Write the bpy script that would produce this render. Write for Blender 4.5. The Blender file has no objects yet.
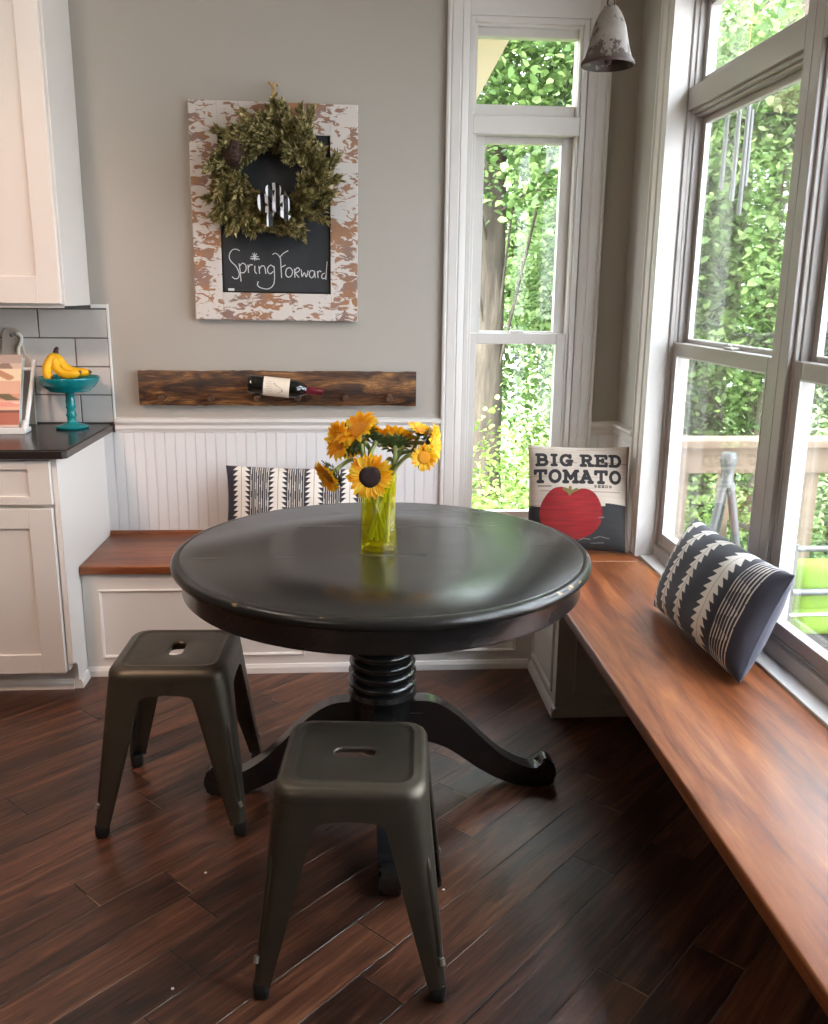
import bpy, bmesh, math, random
import numpy as np
from mathutils import Vector, Matrix
random.seed(7); RNG = np.random.default_rng(7)
SC = bpy.context.scene; COL = SC.collection
PI = math.pi
def lin(c):
    c = c/255.0
    return c/12.92 if c <= 0.04045 else ((c+0.055)/1.055)**2.4
def rgb(r, g, b): return (lin(r), lin(g), lin(b), 1.0)

# ------------------------------------------------------------------ materials
class NT:
    def __init__(s, name):
        s.m = bpy.data.materials.new(name); s.m.use_nodes = True
        s.t = s.m.node_tree; s.n = s.t.nodes; s.l = s.t.links
        s.b = s.n['Principled BSDF']; s.out = s.n['Material Output']
    def add(s, kind, ins=None, **kw):
        n = s.n.new('ShaderNode'+kind)
        for k, v in kw.items(): setattr(n, k, v)
        for k, v in (ins or {}).items():
            if isinstance(v, bpy.types.NodeSocket): s.l.new(v, n.inputs[k])
            else: n.inputs[k].default_value = v
        return n
    def math(s, op, a, b=0.0, c=None):
        d = {0: a, 1: b}
        if c is not None: d[2] = c
        return s.add('Math', d, operation=op).outputs[0]
    def mix(s, f, a, b, mode='MIX'):
        n = s.n.new('ShaderNodeMix'); n.data_type = 'RGBA'; n.blend_type = mode
        for i, v in ((0, f), (6, a), (7, b)):
            if isinstance(v, bpy.types.NodeSocket): s.l.new(v, n.inputs[i])
            else: n.inputs[i].default_value = v
        return n.outputs[2]
    def ramp(s, f, stops, interp='LINEAR'):
        n = s.add('ValToRGB', {0: f}); r = n.color_ramp; r.interpolation = interp
        while len(r.elements) < len(stops): r.elements.new(0.5)
        for e, (p, c) in zip(r.elements, stops):
            e.position = p; e.color = c if len(c) == 4 else (*c, 1)
        return n.outputs[0]
    def set(s, **kw):
        for k, v in kw.items():
            k = {'color': 'Base Color', 'rough': 'Roughness', 'metal': 'Metallic', 'coat': 'Coat Weight', 'coatr': 'Coat Roughness', 'spec': 'Specular IOR Level', 'trans': 'Transmission Weight', 'sheen': 'Sheen Weight', 'normal': 'Normal', 'sss': 'Subsurface Weight'}[k]
            if isinstance(v, bpy.types.NodeSocket): s.l.new(v, s.b.inputs[k])
            else: s.b.inputs[k].default_value = v
        return s
    def bump(s, h, strength=.2, dist=.002):
        s.set(normal=s.add('Bump', {'Height': h, 'Strength': strength, 'Distance': dist}).outputs[0])
    def obj(s, scale=(1, 1, 1), rot=(0, 0, 0), loc=(0, 0, 0)):
        tc = s.add('TexCoord')
        return s.add('Mapping', {0: tc.outputs['Object'], 1: loc, 2: rot, 3: scale}).outputs[0]
    def noise(s, v, scale, detail=3, rough=.5, dist=0):
        return s.add('TexNoise', {'Vector': v, 'Scale': scale, 'Detail': detail, 'Roughness': rough, 'Distortion': dist}).outputs[0]

def paint(name, c, rough=.5, var=.05, vs=3, bump=.05, bs=250, **kw):
    t = NT(name); v = t.obj()
    n = t.noise(v, vs, 4)
    dark = tuple(x*(1-var) for x in c[:3])+(1,); lite = tuple(min(1, x*(1+var)) for x in c[:3])+(1,)
    t.set(color=t.mix(n, dark, lite), rough=rough, **kw)
    if bump: t.bump(t.noise(v, bs, 2), bump, .001)
    return t.m
def wood(name, cols, axis=0, *a_, **k_): return wood_(name, cols, axis, *a_, **k_)
def wood_(name, cols, axis=0, rough=.35, coat=0, scale=1.0, contrast=1.0, bump=.1, knots=False, planks=None, along=.55, falong=2.5):
    """grain runs along axis"""
    t = NT(name)
    st = [9.0, 9.0, 9.0]; st[axis] = along
    v = t.obj(tuple(x*scale for x in st))
    big = t.noise(v, 1.0, 6, .6, 1.2)
    st2 = [90.0, 90.0, 90.0]; st2[axis] = falong
    fine = t.noise(t.obj(tuple(x*scale for x in st2)), 1.0, 3, .6)
    f = t.math('ADD', t.math('MULTIPLY', big, .75), t.math('MULTIPLY', fine, .25))
    f = t.math('ADD', t.math('MULTIPLY', t.math('SUBTRACT', f, .5), 2.2*contrast), .5)
    c = t.ramp(f, [(i/(len(cols)-1), k) for i, k in enumerate(cols)])
    if planks:
        ax, w = planks
        sep = t.add('SeparateXYZ', {0: t.obj()})
        k = t.math('FLOOR', t.math('DIVIDE', sep.outputs[ax], w))
        wn = t.add('TexWhiteNoise', {'W': k}, noise_dimensions='1D').outputs[0]
        c = t.mix(t.math('MULTIPLY', wn, .45), c, tuple(x*.45 for x in cols[0][:3])+(1,))
    if knots:
        vo = t.add('TexVoronoi', {'Vector': t.obj((4 if axis == 0 else 12, 12, 12 if axis == 0 else 4)), 'Scale': 1.0})
        k = t.ramp(vo.outputs['Distance'], [(0.0, (1, 1, 1)), (.22, (0, 0, 0))])
        c = t.mix(k, c, tuple(x*.25 for x in cols[0][:3])+(1,))
    t.set(color=c, rough=rough, coat=coat, coatr=.15)
    if bump: t.bump(fine, bump, .002)
    return t.m
def attr_mat(name, rough=.8, weave=0, sheen=0, coat=0):
    t = NT(name)
    a = t.add('Attribute', attribute_name='Col').outputs[0]
    t.set(color=a, rough=rough, sheen=sheen, coat=coat)
    if weave:
        n = t.noise(t.obj(), weave, 2); t.bump(n, .35, .001)
    return t.m
def glass_mat(name, tint=(1, 1, 1, 1), body=None, fac=0.0):
    t = NT(name)
    tr = t.add('BsdfTransparent', {0: tint}); gl = t.add('BsdfGlossy', {0: (1, 1, 1, 1), 1: .02})
    bf = t.add('NewGeometry').outputs['Backfacing']
    fr = t.add('Fresnel', {0: t.math('ADD', t.math('MULTIPLY', bf, 1/1.45-1.45), 1.45)})   # both faces of a thin pane reflect alike
    base = tr.outputs[0]
    if body:
        d = t.add('BsdfDiffuse', {0: body}); tl = t.add('BsdfTranslucent', {0: body})
        m0 = t.add('MixShader', {0: .5, 1: d.outputs[0], 2: tl.outputs[0]})
        base = t.add('MixShader', {0: fac, 1: base, 2: m0.outputs[0]}).outputs[0]
    m = t.add('MixShader', {0: fr.outputs[0], 1: base, 2: gl.outputs[0]})
    t.l.new(m.outputs[0], t.out.inputs[0]); t.n.remove(t.b)
    return t.m

M = {}
M['wall'] = paint('greige_wall_paint', rgb(170, 164, 155), .75, .02, 1.5, .06, 300)
M['ceil'] = paint('ceiling_paint', rgb(225, 222, 216), .8, .02)
M['trim'] = paint('white_trim_paint', rgb(214, 210, 206), .38, .025, 2.5, .03, 120)
M['bead'] = paint('beadboard_paint', rgb(222, 220, 220), .4, .03, 2, .03, 100)
M['cab'] = paint('cabinet_paint', rgb(226, 220, 214), .35, .02, 2, .02, 100)
M['vinyl'] = paint('window_vinyl', rgb(178, 172, 168), .35, .02)
M['gasket'] = paint('dark_gasket', rgb(70, 68, 66), .5)
M['glass'] = glass_mat('window_glass')
def screen():
    t = NT('insect_screen_mesh'); tr = t.add('BsdfTransparent'); d = t.add('BsdfDiffuse', {0: rgb(100, 100, 98)})
    m = t.add('MixShader', {0: .21, 1: tr.outputs[0], 2: d.outputs[0]}); t.l.new(m.outputs[0], t.out.inputs[0]); t.n.remove(t.b); return t.m
M['screen'] = screen()
M['counter'] = paint('dark_counter_stone', rgb(42, 36, 34), .22, .25, 60, 0)
M['black'] = None
def black_paint():
    t = NT('black_table_paint')
    n = t.noise(t.obj((1, 1, 1)), 5, 3, .5); s = t.noise(t.obj((1.2, 14, 14)), 1, 3, .5)
    sc = t.ramp(t.noise(t.obj((22, 60, 60), (0, 0, .5)), 1, 1, .5), [(.765, (0, 0, 0)), (.79, (1, 1, 1))])
    c = t.mix(n, rgb(18, 18, 18), rgb(27, 26, 26))
    c = t.mix(t.math('MULTIPLY', sc, .4), c, rgb(92, 88, 80))
    t.set(color=c, rough=t.math('ADD', t.math('MULTIPLY', s, .10), .21), spec=.9, coat=.2, coatr=.2)
    return t.m
M['black'] = black_paint()
def worn_edge():
    t = NT('black_paint_worn_edge')
    n = t.noise(t.obj((1, 1, 1)), 17, 3, .55)
    sep = t.add('SeparateXYZ', {0: t.obj()})
    band = t.math('COMPARE', sep.outputs[2], .745, .0030)
    k = t.math('MULTIPLY', t.ramp(n, [(.635, (0, 0, 0)), (.66, (1, 1, 1))]), band)
    t.set(color=t.mix(k, rgb(30, 28, 27), rgb(150, 122, 90)), rough=.28)
    return t.m
M['edge'] = worn_edge()
M['bench'] = wood('bench_stain_lengthwise', [rgb(66, 30, 14), rgb(112, 58, 28), rgb(146, 84, 44), rgb(176, 112, 64)], 1, .38, .05, 1.5, 1.1, .06, along=1.0, falong=6, planks=(0, .145))
M['bench_x'] = wood('bench_stain_crosswise', [rgb(66, 30, 14), rgb(112, 58, 28), rgb(142, 80, 42), rgb(168, 104, 58)], 0, .38, .05, 1.5, 1.1, .06, along=1.0, falong=6, planks=(1, .16))
M['rack'] = wood('rustic_stained_pine', [rgb(22, 13, 8), rgb(62, 37, 20), rgb(112, 74, 40), rgb(166, 122, 72)], 0, .55, 0, 2.4, 1.6, .8, knots=True, along=1.8, falong=8)
M['peg'] = wood('peg_wood', [rgb(50, 30, 20), rgb(90, 60, 38)], 1, .6)
def metal(name, c1, c2, rough):
    t = NT(name); n = t.noise(t.obj(), 14, 4)
    t.set(color=t.mix(n, c1, c2), rough=t.math('ADD', t.math('MULTIPLY', t.noise(t.obj(), 40, 2), .15), rough), metal=.75)
    return t.m
M['stool'] = metal('gunmetal_bronze', rgb(78, 72, 62), rgb(96, 88, 76), .34)
M['weld'] = metal('bare_weld_metal', rgb(150, 145, 136), rgb(175, 168, 158), .4)
M['rubber'] = paint('black_rubber', rgb(24, 24, 23), .6, .1)
M['steel'] = metal('grey_metal', rgb(92, 94, 94), rgb(120, 120, 118), .4)
M['tile'] = None
def tile_mat():
    t = NT('grey_subway_tile'); n = t.noise(t.obj(), 6, 3)
    t.set(color=t.mix(n, rgb(202, 196, 191), rgb(218, 212, 208)), rough=.14, coat=.3)
    return t.m
M['tile'] = tile_mat()
M['grout'] = paint('dark_grout', rgb(118, 114, 110), .9)
M['teal'] = paint('teal_glaze', rgb(10, 128, 134), .22, .12, 25, .04, 60, coat=.4)
M['banana'] = None
def banana_mat():
    t = NT('banana_peel'); n = t.noise(t.obj((1, 1, 1)), 40, 3)
    a = t.add('Attribute', attribute_name='Col').outputs[0]
    c = t.mix(t.ramp(n, [(.62, (0, 0, 0)), (.75, (.7, .7, .7))]), a, rgb(120, 80, 20))
    t.set(color=c, rough=.45)
    return t.m
M['banana'] = banana_mat()
M['attr'] = attr_mat('printed_canvas', .9, 900, .15)
M['attr_paper'] = attr_mat('printed_paper', .35, 0, 0, .3)
M['frame'] = None
def chippy():
    t = NT('chippy_white_over_brown_wood')
    v = t.obj((1, 1, 1), (0, .5, 0)); v2 = t.obj((20, 40, 42), (0, .45, 0))
    a = t.noise(v2, 1.0, 4, .62, 1.2); b = t.noise(v, 7.0, 2, .5)
    f = t.math('ADD', t.math('MULTIPLY', a, .75), t.math('MULTIPLY', b, .55))
    k = t.ramp(f, [(.630, (0, 0, 0)), (.66, (1, 1, 1))])
    br = t.mix(t.noise(t.obj(), 9, 3), rgb(132, 92, 66), rgb(178, 134, 100))
    wash = t.mix(t.ramp(t.noise(t.obj(), 13, 2), [(.45, (0, 0, 0)), (.62, (.75, .75, .75))]), br, rgb(134, 112, 108))
    t.set(color=t.mix(k, wash, rgb(206, 199, 193)), rough=.75)
    t.bump(k, .35, .0015)
    return t.m
M['frame'] = chippy()
def chalkboard():
    t = NT('dusty_chalkboard'); n = t.noise(t.obj((2, 1, 1)), 5, 5, .6)
    t.set(color=t.mix(n, rgb(24, 28, 32), rgb(50, 54, 58)), rough=.6)
    return t.m
M['board'] = chalkboard()
M['chalk'] = paint('white_chalk', rgb(206, 208, 208), .95, .12, 300, 0)
def leafy(name, c1, c2, c3, transl=.35, rough=.5):
    t = NT(name); g = t.add('NewGeometry')
    r = g.outputs['Random Per Island']
    c = t.ramp(r, [(0, c1), (.5, c2), (1, c3)])
    t.set(color=c, rough=rough, spec=.3)
    tl = t.add('BsdfTranslucent', {0: c})
    m = t.add('MixShader', {0: transl, 1: t.b.outputs[0], 2: tl.outputs[0]})
    t.l.new(m.outputs[0], t.out.inputs[0])
    return t.m
M['maple'] = leafy('maple_leaves', rgb(62, 86, 44), rgb(98, 124, 68), rgb(146, 168, 106), .42)
M['hick'] = leafy('pale_green_leaves', rgb(80, 108, 58), rgb(122, 148, 88), rgb(170, 188, 130), .42)
M['shrubl'] = leafy('shrub_leaves', rgb(84, 108, 44), rgb(120, 146, 70), rgb(160, 180, 108), .38)
M['darkleaf'] = leafy('deep_green_leaves', rgb(46, 70, 38), rgb(76, 104, 54), rgb(118, 142, 82), .4)
M['wreath'] = leafy('preserved_boxwood', rgb(100, 97, 54), rgb(146, 138, 88), rgb(204, 188, 142), .15, .7)
M['wreath_dry'] = leafy('dried_tan_sprigs', rgb(110, 92, 60), rgb(150, 130, 92), rgb(186, 168, 128), .15, .8)
def bark():
    t = NT('tree_bark'); n = t.noise(t.obj((14, 14, 2.5)), 1, 5, .65)
    t.set(color=t.ramp(n, [(.3, rgb(44, 38, 32)), (.55, rgb(78, 68, 58)), (.75, rgb(100, 90, 78))]), rough=.9)
    t.bump(n, .8, .03)
    return t.m
M['bark'] = bark()
M['cone'] = paint('pinecone_brown', rgb(60, 38, 30), .7, .3, 80)
M['conetip'] = paint('pinecone_tip', rgb(120, 92, 84), .7, .2, 80)
M['twine'] = paint('jute_twine', rgb(180, 150, 105), .9, .2, 90)
def gingham():
    t = NT('black_white_check_ribbon')
    w = t.add('TexWave', {'Vector': t.obj((1, 1, .35)), 'Scale': 11.0, 'Distortion': .6})
    t.set(color=t.ramp(w.outputs['Color'], [(.60, rgb(14, 14, 18)), (.66, rgb(222, 222, 226))]), rough=.6)
    return t.m
M['ribbon'] = gingham()
def bottle_glass():
    t = NT('dark_wine_glass'); t.set(color=rgb(12, 14, 12), rough=.06, coat=.5); return t.m
M['bottle'] = bottle_glass()
M['label'] = attr_mat('wine_label_paper', .7)
M['foil'] = paint('burgundy_foil', rgb(96, 14, 34), .3, .1, 20, 0)
M['vase'] = glass_mat('chartreuse_glass', (.95, .92, .30, 1), (.66, .62, .02, 1), .09)
M['stem'] = paint('flower_stem', rgb(150, 160, 100), .6, .2, 40)
M['sepal'] = paint('flower_sepal', rgb(96, 114, 64), .7, .25, 60)
def petal():
    t = NT('sunflower_petal'); g = t.add('NewGeometry')
    c = t.ramp(g.outputs['Random Per Island'], [(0, rgb(252, 170, 8)), (.5, rgb(255, 202, 26)), (1, rgb(255, 224, 74))])
    t.set(color=c, rough=.55)
    tl = t.add('BsdfTranslucent', {0: c}); m = t.add('MixShader', {0: .42, 1: t.b.outputs[0], 2: tl.outputs[0]})
    t.l.new(m.outputs[0], t.out.inputs[0]); return t.m
M['petal'] = petal()
M['disk_dark'] = paint('dark_seed_disk', rgb(40, 20, 18), .9, .4, 300, .6, 500)
M['disk_gold'] = paint('golden_seed_disk', rgb(214, 140, 26), .9, .3, 300, .6, 500)
def bellmat():
    t = NT('distressed_white_metal'); a = t.noise(t.obj((34, 34, 30)), 1.0, 6, .7, .3)
    sep = t.add('SeparateXYZ', {0: t.obj()})
    g = t.math('MULTIPLY', t.math('SUBTRACT', .060, sep.outputs[2]), 3.2)
    f = t.math('ADD', a, t.math('MAXIMUM', g, 0.0))
    k = t.ramp(f, [(.56, (0, 0, 0)), (.61, (1, 1, 1))])
    t.set(color=t.mix(k, t.mix(t.noise(t.obj(), 25, 3), rgb(112, 104, 97), rgb(146, 137, 129)), rgb(66, 52, 42)), rough=.6)
    return t.m
M['bell'] = bellmat()
M['bellin'] = paint('rusty_inner_metal', rgb(62, 40, 38), .6, .2, 30)
M['deck'] = wood('weathered_deck_wood', [rgb(96, 88, 78), rgb(124, 116, 104), rgb(144, 136, 126)], 0, .8, 0, 1, .8, .2)
M['rail'] = wood('weathered_rail_wood', [rgb(98, 80, 64), rgb(124, 104, 86), rgb(140, 120, 100)], 0, .8, 0, 1, .8, .2)
M['ground'] = paint('woodland_ground', rgb(88, 108, 52), .95, .35, 2.5, .5, 8)
M['green_fabric'] = paint('lime_green_cushion', rgb(116, 146, 44), .8, .08, 6, .3, 400)
M['exterior'] = paint('cream_exterior_paint', rgb(222, 208, 178), .7, .05, 6)
M['white'] = paint('white_plastic', rgb(232, 232, 230), .4, .02)

# ------------------------------------------------------------------ mesh helpers
class B:
    def __init__(s): s.bm = bmesh.new()
    def box(s, x0, x1, y0, y1, z0, z1, bevel=0, seg=2):
        vs = [s.bm.verts.new(c) for c in ((x0, y0, z0), (x1, y0, z0), (x1, y1, z0), (x0, y1, z0), (x0, y0, z1), (x1, y0, z1), (x1, y1, z1), (x0, y1, z1))]
        fs = [s.bm.faces.new([vs[i] for i in f]) for f in ((0, 3, 2, 1), (4, 5, 6, 7), (0, 1, 5, 4), (1, 2, 6, 5), (2, 3, 7, 6), (3, 0, 4, 7))]
        if bevel:
            es = list({e for f in fs for e in f.edges})
            bmesh.ops.bevel(s.bm, geom=es, offset=bevel, segments=seg, profile=.5, affect='EDGES', clamp_overlap=True)
        return s
    def profile(s, pts, o, u, v, w, length, cap=True):
        """extrude closed 2-D profile (u,v) along w"""
        o, u, v, w = map(Vector, (o, u, v, w))
        a = [s.bm.verts.new(o+u*p+v*q) for p, q in pts]; b = [s.bm.verts.new(o+u*p+v*q+w*length) for p, q in pts]
        n = len(pts)
        for i in range(n):
            j = (i+1) % n; s.bm.faces.new((a[i], a[j], b[j], b[i]))
        if cap: s.bm.faces.new(a[::-1]); s.bm.faces.new(b)
        return s
    def loops(s, loops, closed=True, cap0=False, cap1=False):
        """bridge successive rings of equal count"""
        R = [[s.bm.verts.new(p) for p in L] for L in loops]
        n = len(R[0])
        for A, C in zip(R, R[1:]):
            for i in range(n if closed else n-1):
                j = (i+1) % n
                try: s.bm.faces.new((A[i], A[j], C[j], C[i]))
                except ValueError: pass
        if cap0: s.bm.faces.new(R[0][::-1])
        if cap1: s.bm.faces.new(R[-1])
        return s
    def lathe(s, prof, seg=48, c=(0, 0, 0), cap=True):
        L = [[(c[0]+r*math.cos(2*PI*i/seg), c[1]+r*math.sin(2*PI*i/seg), c[2]+z) for i in range(seg)] for r, z in prof]
        return s.loops(L, True, cap and prof[0][0] > 1e-6, cap and prof[-1][0] > 1e-6)
    def tube(s, pts, rad, seg=10, cap=True, flat=None):
        pts = [Vector(p) for p in pts]; n = len(pts)
        rad = [rad]*n if not hasattr(rad, '__len__') else rad
        up = None; L = []
        for i, p in enumerate(pts):
            d = (pts[min(i+1, n-1)]-pts[max(i-1, 0)]).normalized()
            if up is None:
                up = Vector((0, 0, 1)) if abs(d.z) < .9 else Vector((1, 0, 0))
            a = (up-d*up.dot(d)).normalized(); b = d.cross(a); up = a
            L.append([p+(a*math.cos(2*PI*k/seg)*(flat or 1)+b*math.sin(2*PI*k/seg))*rad[i] for k in range(seg)])
        return s.loops(L, True, cap, cap)
    def ribbon(s, pts, w, nrm):
        pts = [Vector(p) for p in pts]; nrm = Vector(nrm); n = len(pts); rows = []
        for i, p in enumerate(pts):
            d = (pts[min(i+1, n-1)]-pts[max(i-1, 0)])
            if d.length < 1e-9: d = Vector((1, 0, 0))
            t = nrm.cross(d.normalized()).normalized()*w/2
            rows.append((s.bm.verts.new(p-t), s.bm.verts.new(p+t)))
        for A, C in zip(rows, rows[1:]): s.bm.faces.new((A[0], A[1], C[1], C[0]))
        return s
    def build(s, name, mat, parent=None, smooth=None, loc=None, rot=None):
        bmesh.ops.recalc_face_normals(s.bm, faces=s.bm.faces)
        me = bpy.data.meshes.new(name); s.bm.to_mesh(me); s.bm.free()
        return link(name, me, mat, parent, smooth, loc, rot)
def link(name, me, mat, parent=None, smooth=None, loc=None, rot=None):
    o = bpy.data.objects.new(name, me); COL.objects.link(o)
    if mat: me.materials.append(M[mat] if isinstance(mat, str) else mat)
    if smooth is not None:
        for p in me.polygons: p.use_smooth = True
        if smooth: me.set_sharp_from_angle(angle=math.radians(smooth))
    if parent: o.parent = parent
    if loc: o.location = loc
    if rot: o.rotation_euler = rot
    return o
def tag(o, label=None, cat=None, group=None, kind=None):
    if label: o['label'] = label
    if cat: o['category'] = cat
    if group: o['group'] = group
    if kind: o['kind'] = kind
    return o
def thing(name, loc=(0, 0, 0), rz=0, label=None, cat=None, group=None, kind=None):
    o = bpy.data.objects.new(name, None); COL.objects.link(o); o.location = loc; o.rotation_euler = (0, 0, rz)
    o.empty_display_size = .05
    return tag(o, label, cat, group, kind)
def struct(name, b, mat, smooth=None, label=None):
    o = b.build(name, mat, None, smooth); o['kind'] = 'structure'
    if label: o['label'] = label
    return o
def smoothpts(pts, n=6):
    """Catmull-Rom through points"""
    P = [Vector(p) for p in pts]; P = [P[0]*2-P[1]]+P+[P[-1]*2-P[-2]]; out = []
    for i in range(1, len(P)-2):
        for k in range(n):
            t = k/n; a, b, c, d = P[i-1], P[i], P[i+1], P[i+2]
            out.append(.5*((2*b)+(c-a)*t+(2*a-5*b+4*c-d)*t*t+(3*b-a-3*c+d)*t**3))
    out.append(P[-2]); return out
def grid_mesh(name, P, faces, cols=None, uv=None):
    me = bpy.data.meshes.new(name); me.from_pydata(P, [], faces)
    if cols is not None:
        a = me.color_attributes.new('Col', 'FLOAT_COLOR', 'POINT')
        a.data.foreach_set('color', np.asarray(cols, np.float32).ravel())
    return me

# ------------------------------------------------------------------ camera (solved from the room's lines)
F, PIT, YAW, ROLL, CX, CY, CZ = 888.974, .2410156, .0745451, .0115194, 1.0073136, -3.7169457, 1.4442371
cam = bpy.data.cameras.new('camera'); co = bpy.data.objects.new('camera', cam); COL.objects.link(co)
fw = Vector((math.sin(YAW)*math.cos(PIT), math.cos(YAW)*math.cos(PIT), -math.sin(PIT)))
r0 = Vector((math.cos(YAW), -math.sin(YAW), 0)); u0 = r0.cross(fw)
r1 = r0*math.cos(ROLL)+u0*math.sin(ROLL); u1 = r1.cross(fw)
mw = Matrix((r1, u1, -fw)).transposed().to_4x4(); mw.translation = (CX, CY, CZ)
co.matrix_world = mw
cam.sensor_fit = 'HORIZONTAL'; cam.sensor_width = 36; cam.lens = F*36/828; cam.clip_start = .05; cam.clip_end = 200
SC.camera = co

# ------------------------------------------------------------------ room shell
XL, YF, ZC = -3.0, -5.6, 2.75
XR = 2.15; T = .14
b = B()
for q in ((XL-T, 1.479, 0, T, -.1, ZC), (1.943, XR+.126, 0, T, -.1, ZC), (1.479, 1.943, 0, T, 2.475, ZC), (1.479, 1.943, 0, T, -.1, .455)): b.box(*q)
struct('wall_back', b, 'wall')
b = B()
YE = -3.115
for q in ((XR, XR+.126, -.396, 0, -.1, ZC), (XR, XR+.126, YF, YE-.021, -.1, ZC), (XR, XR+.126, YE-.021, -.396, 2.474, ZC), (XR, XR+.126, YE-.021, -.396, -.1, .431)): b.box(*q)
struct('wall_right', b, 'wall')
struct('wall_left', B().box(XL-T, XL, YF, 0, -.1, ZC), 'wall')
struct('wall_front', B().box(XL-T, XR+.126, YF-T, YF, -.1, ZC), 'wall')
struct('ceiling', B().box(XL-T, XR+.126, YF-T, T, ZC, ZC+.15), 'ceil')
struct('roof_eave', B().box(XL-.8, XR+.42, T, .6, ZC+.02, ZC+.2).box(XR+.126, XR+.42, YF-T, T, ZC+.02, ZC+.2), 'exterior')

def floor_mat():
    t = NT('hand_scraped_dark_planks')
    tc = t.add('TexCoord'); mp = t.add('Mapping', {0: tc.outputs['Object'], 2: (0, 0, -PI/4)})
    sp = t.add('SeparateXYZ', {0: mp.outputs[0]})
    W = .1252; u, v = sp.outputs[0], sp.outputs[1]
    vs = t.math('DIVIDE', t.math('ADD', v, 2.441), W)
    row = t.math('FLOOR', vs); fv = t.math('FRACT', vs)
    ro = t.add('TexWhiteNoise', {'W': row}, noise_dimensions='1D').outputs[0]
    us = t.math('DIVIDE', t.math('ADD', u, t.math('MULTIPLY', ro, 5.0)), .95)
    colm = t.math('FLOOR', us); fu = t.math('FRACT', us)
    idv = t.add('CombineXYZ', {0: row, 1: colm, 2: 0.0})
    wn = t.add('TexWhiteNoise', {0: idv.outputs[0]}, noise_dimensions='3D')
    r = wn.outputs[0]
    gv = t.add('CombineXYZ', {0: t.math('MULTIPLY', u, 1.6), 1: t.math('MULTIPLY', v, 17.0), 2: t.math('MULTIPLY', r, 40.0)})
    g1 = t.noise(gv.outputs[0], 1.0, 6, .6, 1.6)
    gv2 = t.add('CombineXYZ', {0: t.math('MULTIPLY', u, 7.0), 1: t.math('MULTIPLY', v, 150.0), 2: t.math('MULTIPLY', r, 40.0)})
    g2 = t.noise(gv2.outputs[0], 1.0, 3, .6, .6)
    gv3 = t.add('CombineXYZ', {0: t.math('MULTIPLY', u, 5.0), 1: t.math('MULTIPLY', v, 12.0), 2: t.math('MULTIPLY', r, 40.0)})
    g3 = t.noise(gv3.outputs[0], 1.0, 3, .5, .5)
    f = t.math('ADD', t.math('MULTIPLY', g1, .9), t.math('ADD', t.math('MULTIPLY', g2, .5), t.math('MULTIPLY', t.math('SUBTRACT', r, .5), .24)))
    f = t.math('ADD', t.math('MULTIPLY', t.math('SUBTRACT', f, .7), 1.35), .45)
    c = t.ramp(f, [(.05, rgb(27, 16, 11)), (.35, rgb(64, 38, 27)), (.6, rgb(98, 60, 42)), (.95, rgb(142, 96, 68))])
    c = t.mix(t.ramp(g3, [(.60, (0, 0, 0)), (.74, (.75, .75, .75))]), c, rgb(24, 13, 10))
    ev = t.math('MINIMUM', fv, t.math('SUBTRACT', 1.0, fv))
    eu = t.math('MULTIPLY', t.math('MINIMUM', fu, t.math('SUBTRACT', 1.0, fu)), .95/W)
    e = t.math('MINIMUM', ev, eu)
    gap = t.ramp(e, [(.008, (1, 1, 1)), (.018, (0, 0, 0))])
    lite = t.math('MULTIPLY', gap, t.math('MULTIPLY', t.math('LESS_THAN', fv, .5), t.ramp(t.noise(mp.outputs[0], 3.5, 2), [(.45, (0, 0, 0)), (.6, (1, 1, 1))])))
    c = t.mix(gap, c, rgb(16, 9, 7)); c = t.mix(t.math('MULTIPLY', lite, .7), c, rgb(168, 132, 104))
    ro2 = t.math('ADD', t.math('MULTIPLY', g2, .22), .22)
    t.set(color=c, rough=ro2, spec=.5)
    hgt = t.math('SUBTRACT', t.math('ADD', t.math('MULTIPLY', g1, .6), t.math('MULTIPLY', g2, .25)), t.math('MULTIPLY', gap, .6))
    t.bump(hgt, .6, .005)
    return t.m
struct('floor', B().box(XL, XR, YF, 0, -.1, 0), floor_mat())

# casing profiles (u across from outer edge, v out from the wall)
def casing_prof(w, d=.024):
    k = w/.0875
    return [(0, 0), (0, d*.92), (.004*k, d), (.010*k, d), (.014*k, d*.70), (.017*k, d*.70), (.020*k, d*.84), (.052*k, d*.84), (.055*k, d*.62), (.058*k, d*.62), (.061*k, d*.74), (.076*k, d*.6), (.0875*k, d*.46), (.0875*k, 0)]
b = B()
b.profile(casing_prof(.087), (1.392, 0, .446), (1, 0, 0), (0, -1, 0), (0, 0, 1), 2.70-.446)
b.profile(casing_prof(.087), (2.034, 0, .446), (-1, 0, 0), (0, -1, 0), (0, 0, 1), 2.70-.446)
b.box(1.479, 1.947, -.014, 0, 2.475, 2.70)
struct('trim_1', b, 'trim', label='white fluted casing round the narrow window')
b = B()
b.profile(casing_prof(.12, .022), (XR, -.275, .446), (0, -1, 0), (-1, 0, 0), (0, 0, 1), 2.475-.446)
b.profile(casing_prof(.12, .022), (XR, -3.26, .446), (0, 1, 0), (-1, 0, 0), (0, 0, 1), 2.475-.446)
b.profile(casing_prof(.12, .022), (XR, -3.26, 2.595), (0, 0, -1), (-1, 0, 0), (0, 1, 0), 2.985)
b.box(2.13, 2.276, -.418, -.395, .445, 2.475).box(2.13, 2.276, -3.138, -3.115, .445, 2.475).box(2.13, 2.276, -3.115, -.418, 2.45, 2.475)
b.box(2.147, 2.276, -3.115, -.418, .43, .452, .003)
struct('trim_2', b, 'trim', label='white casing, jambs and sill of the big window wall')
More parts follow.
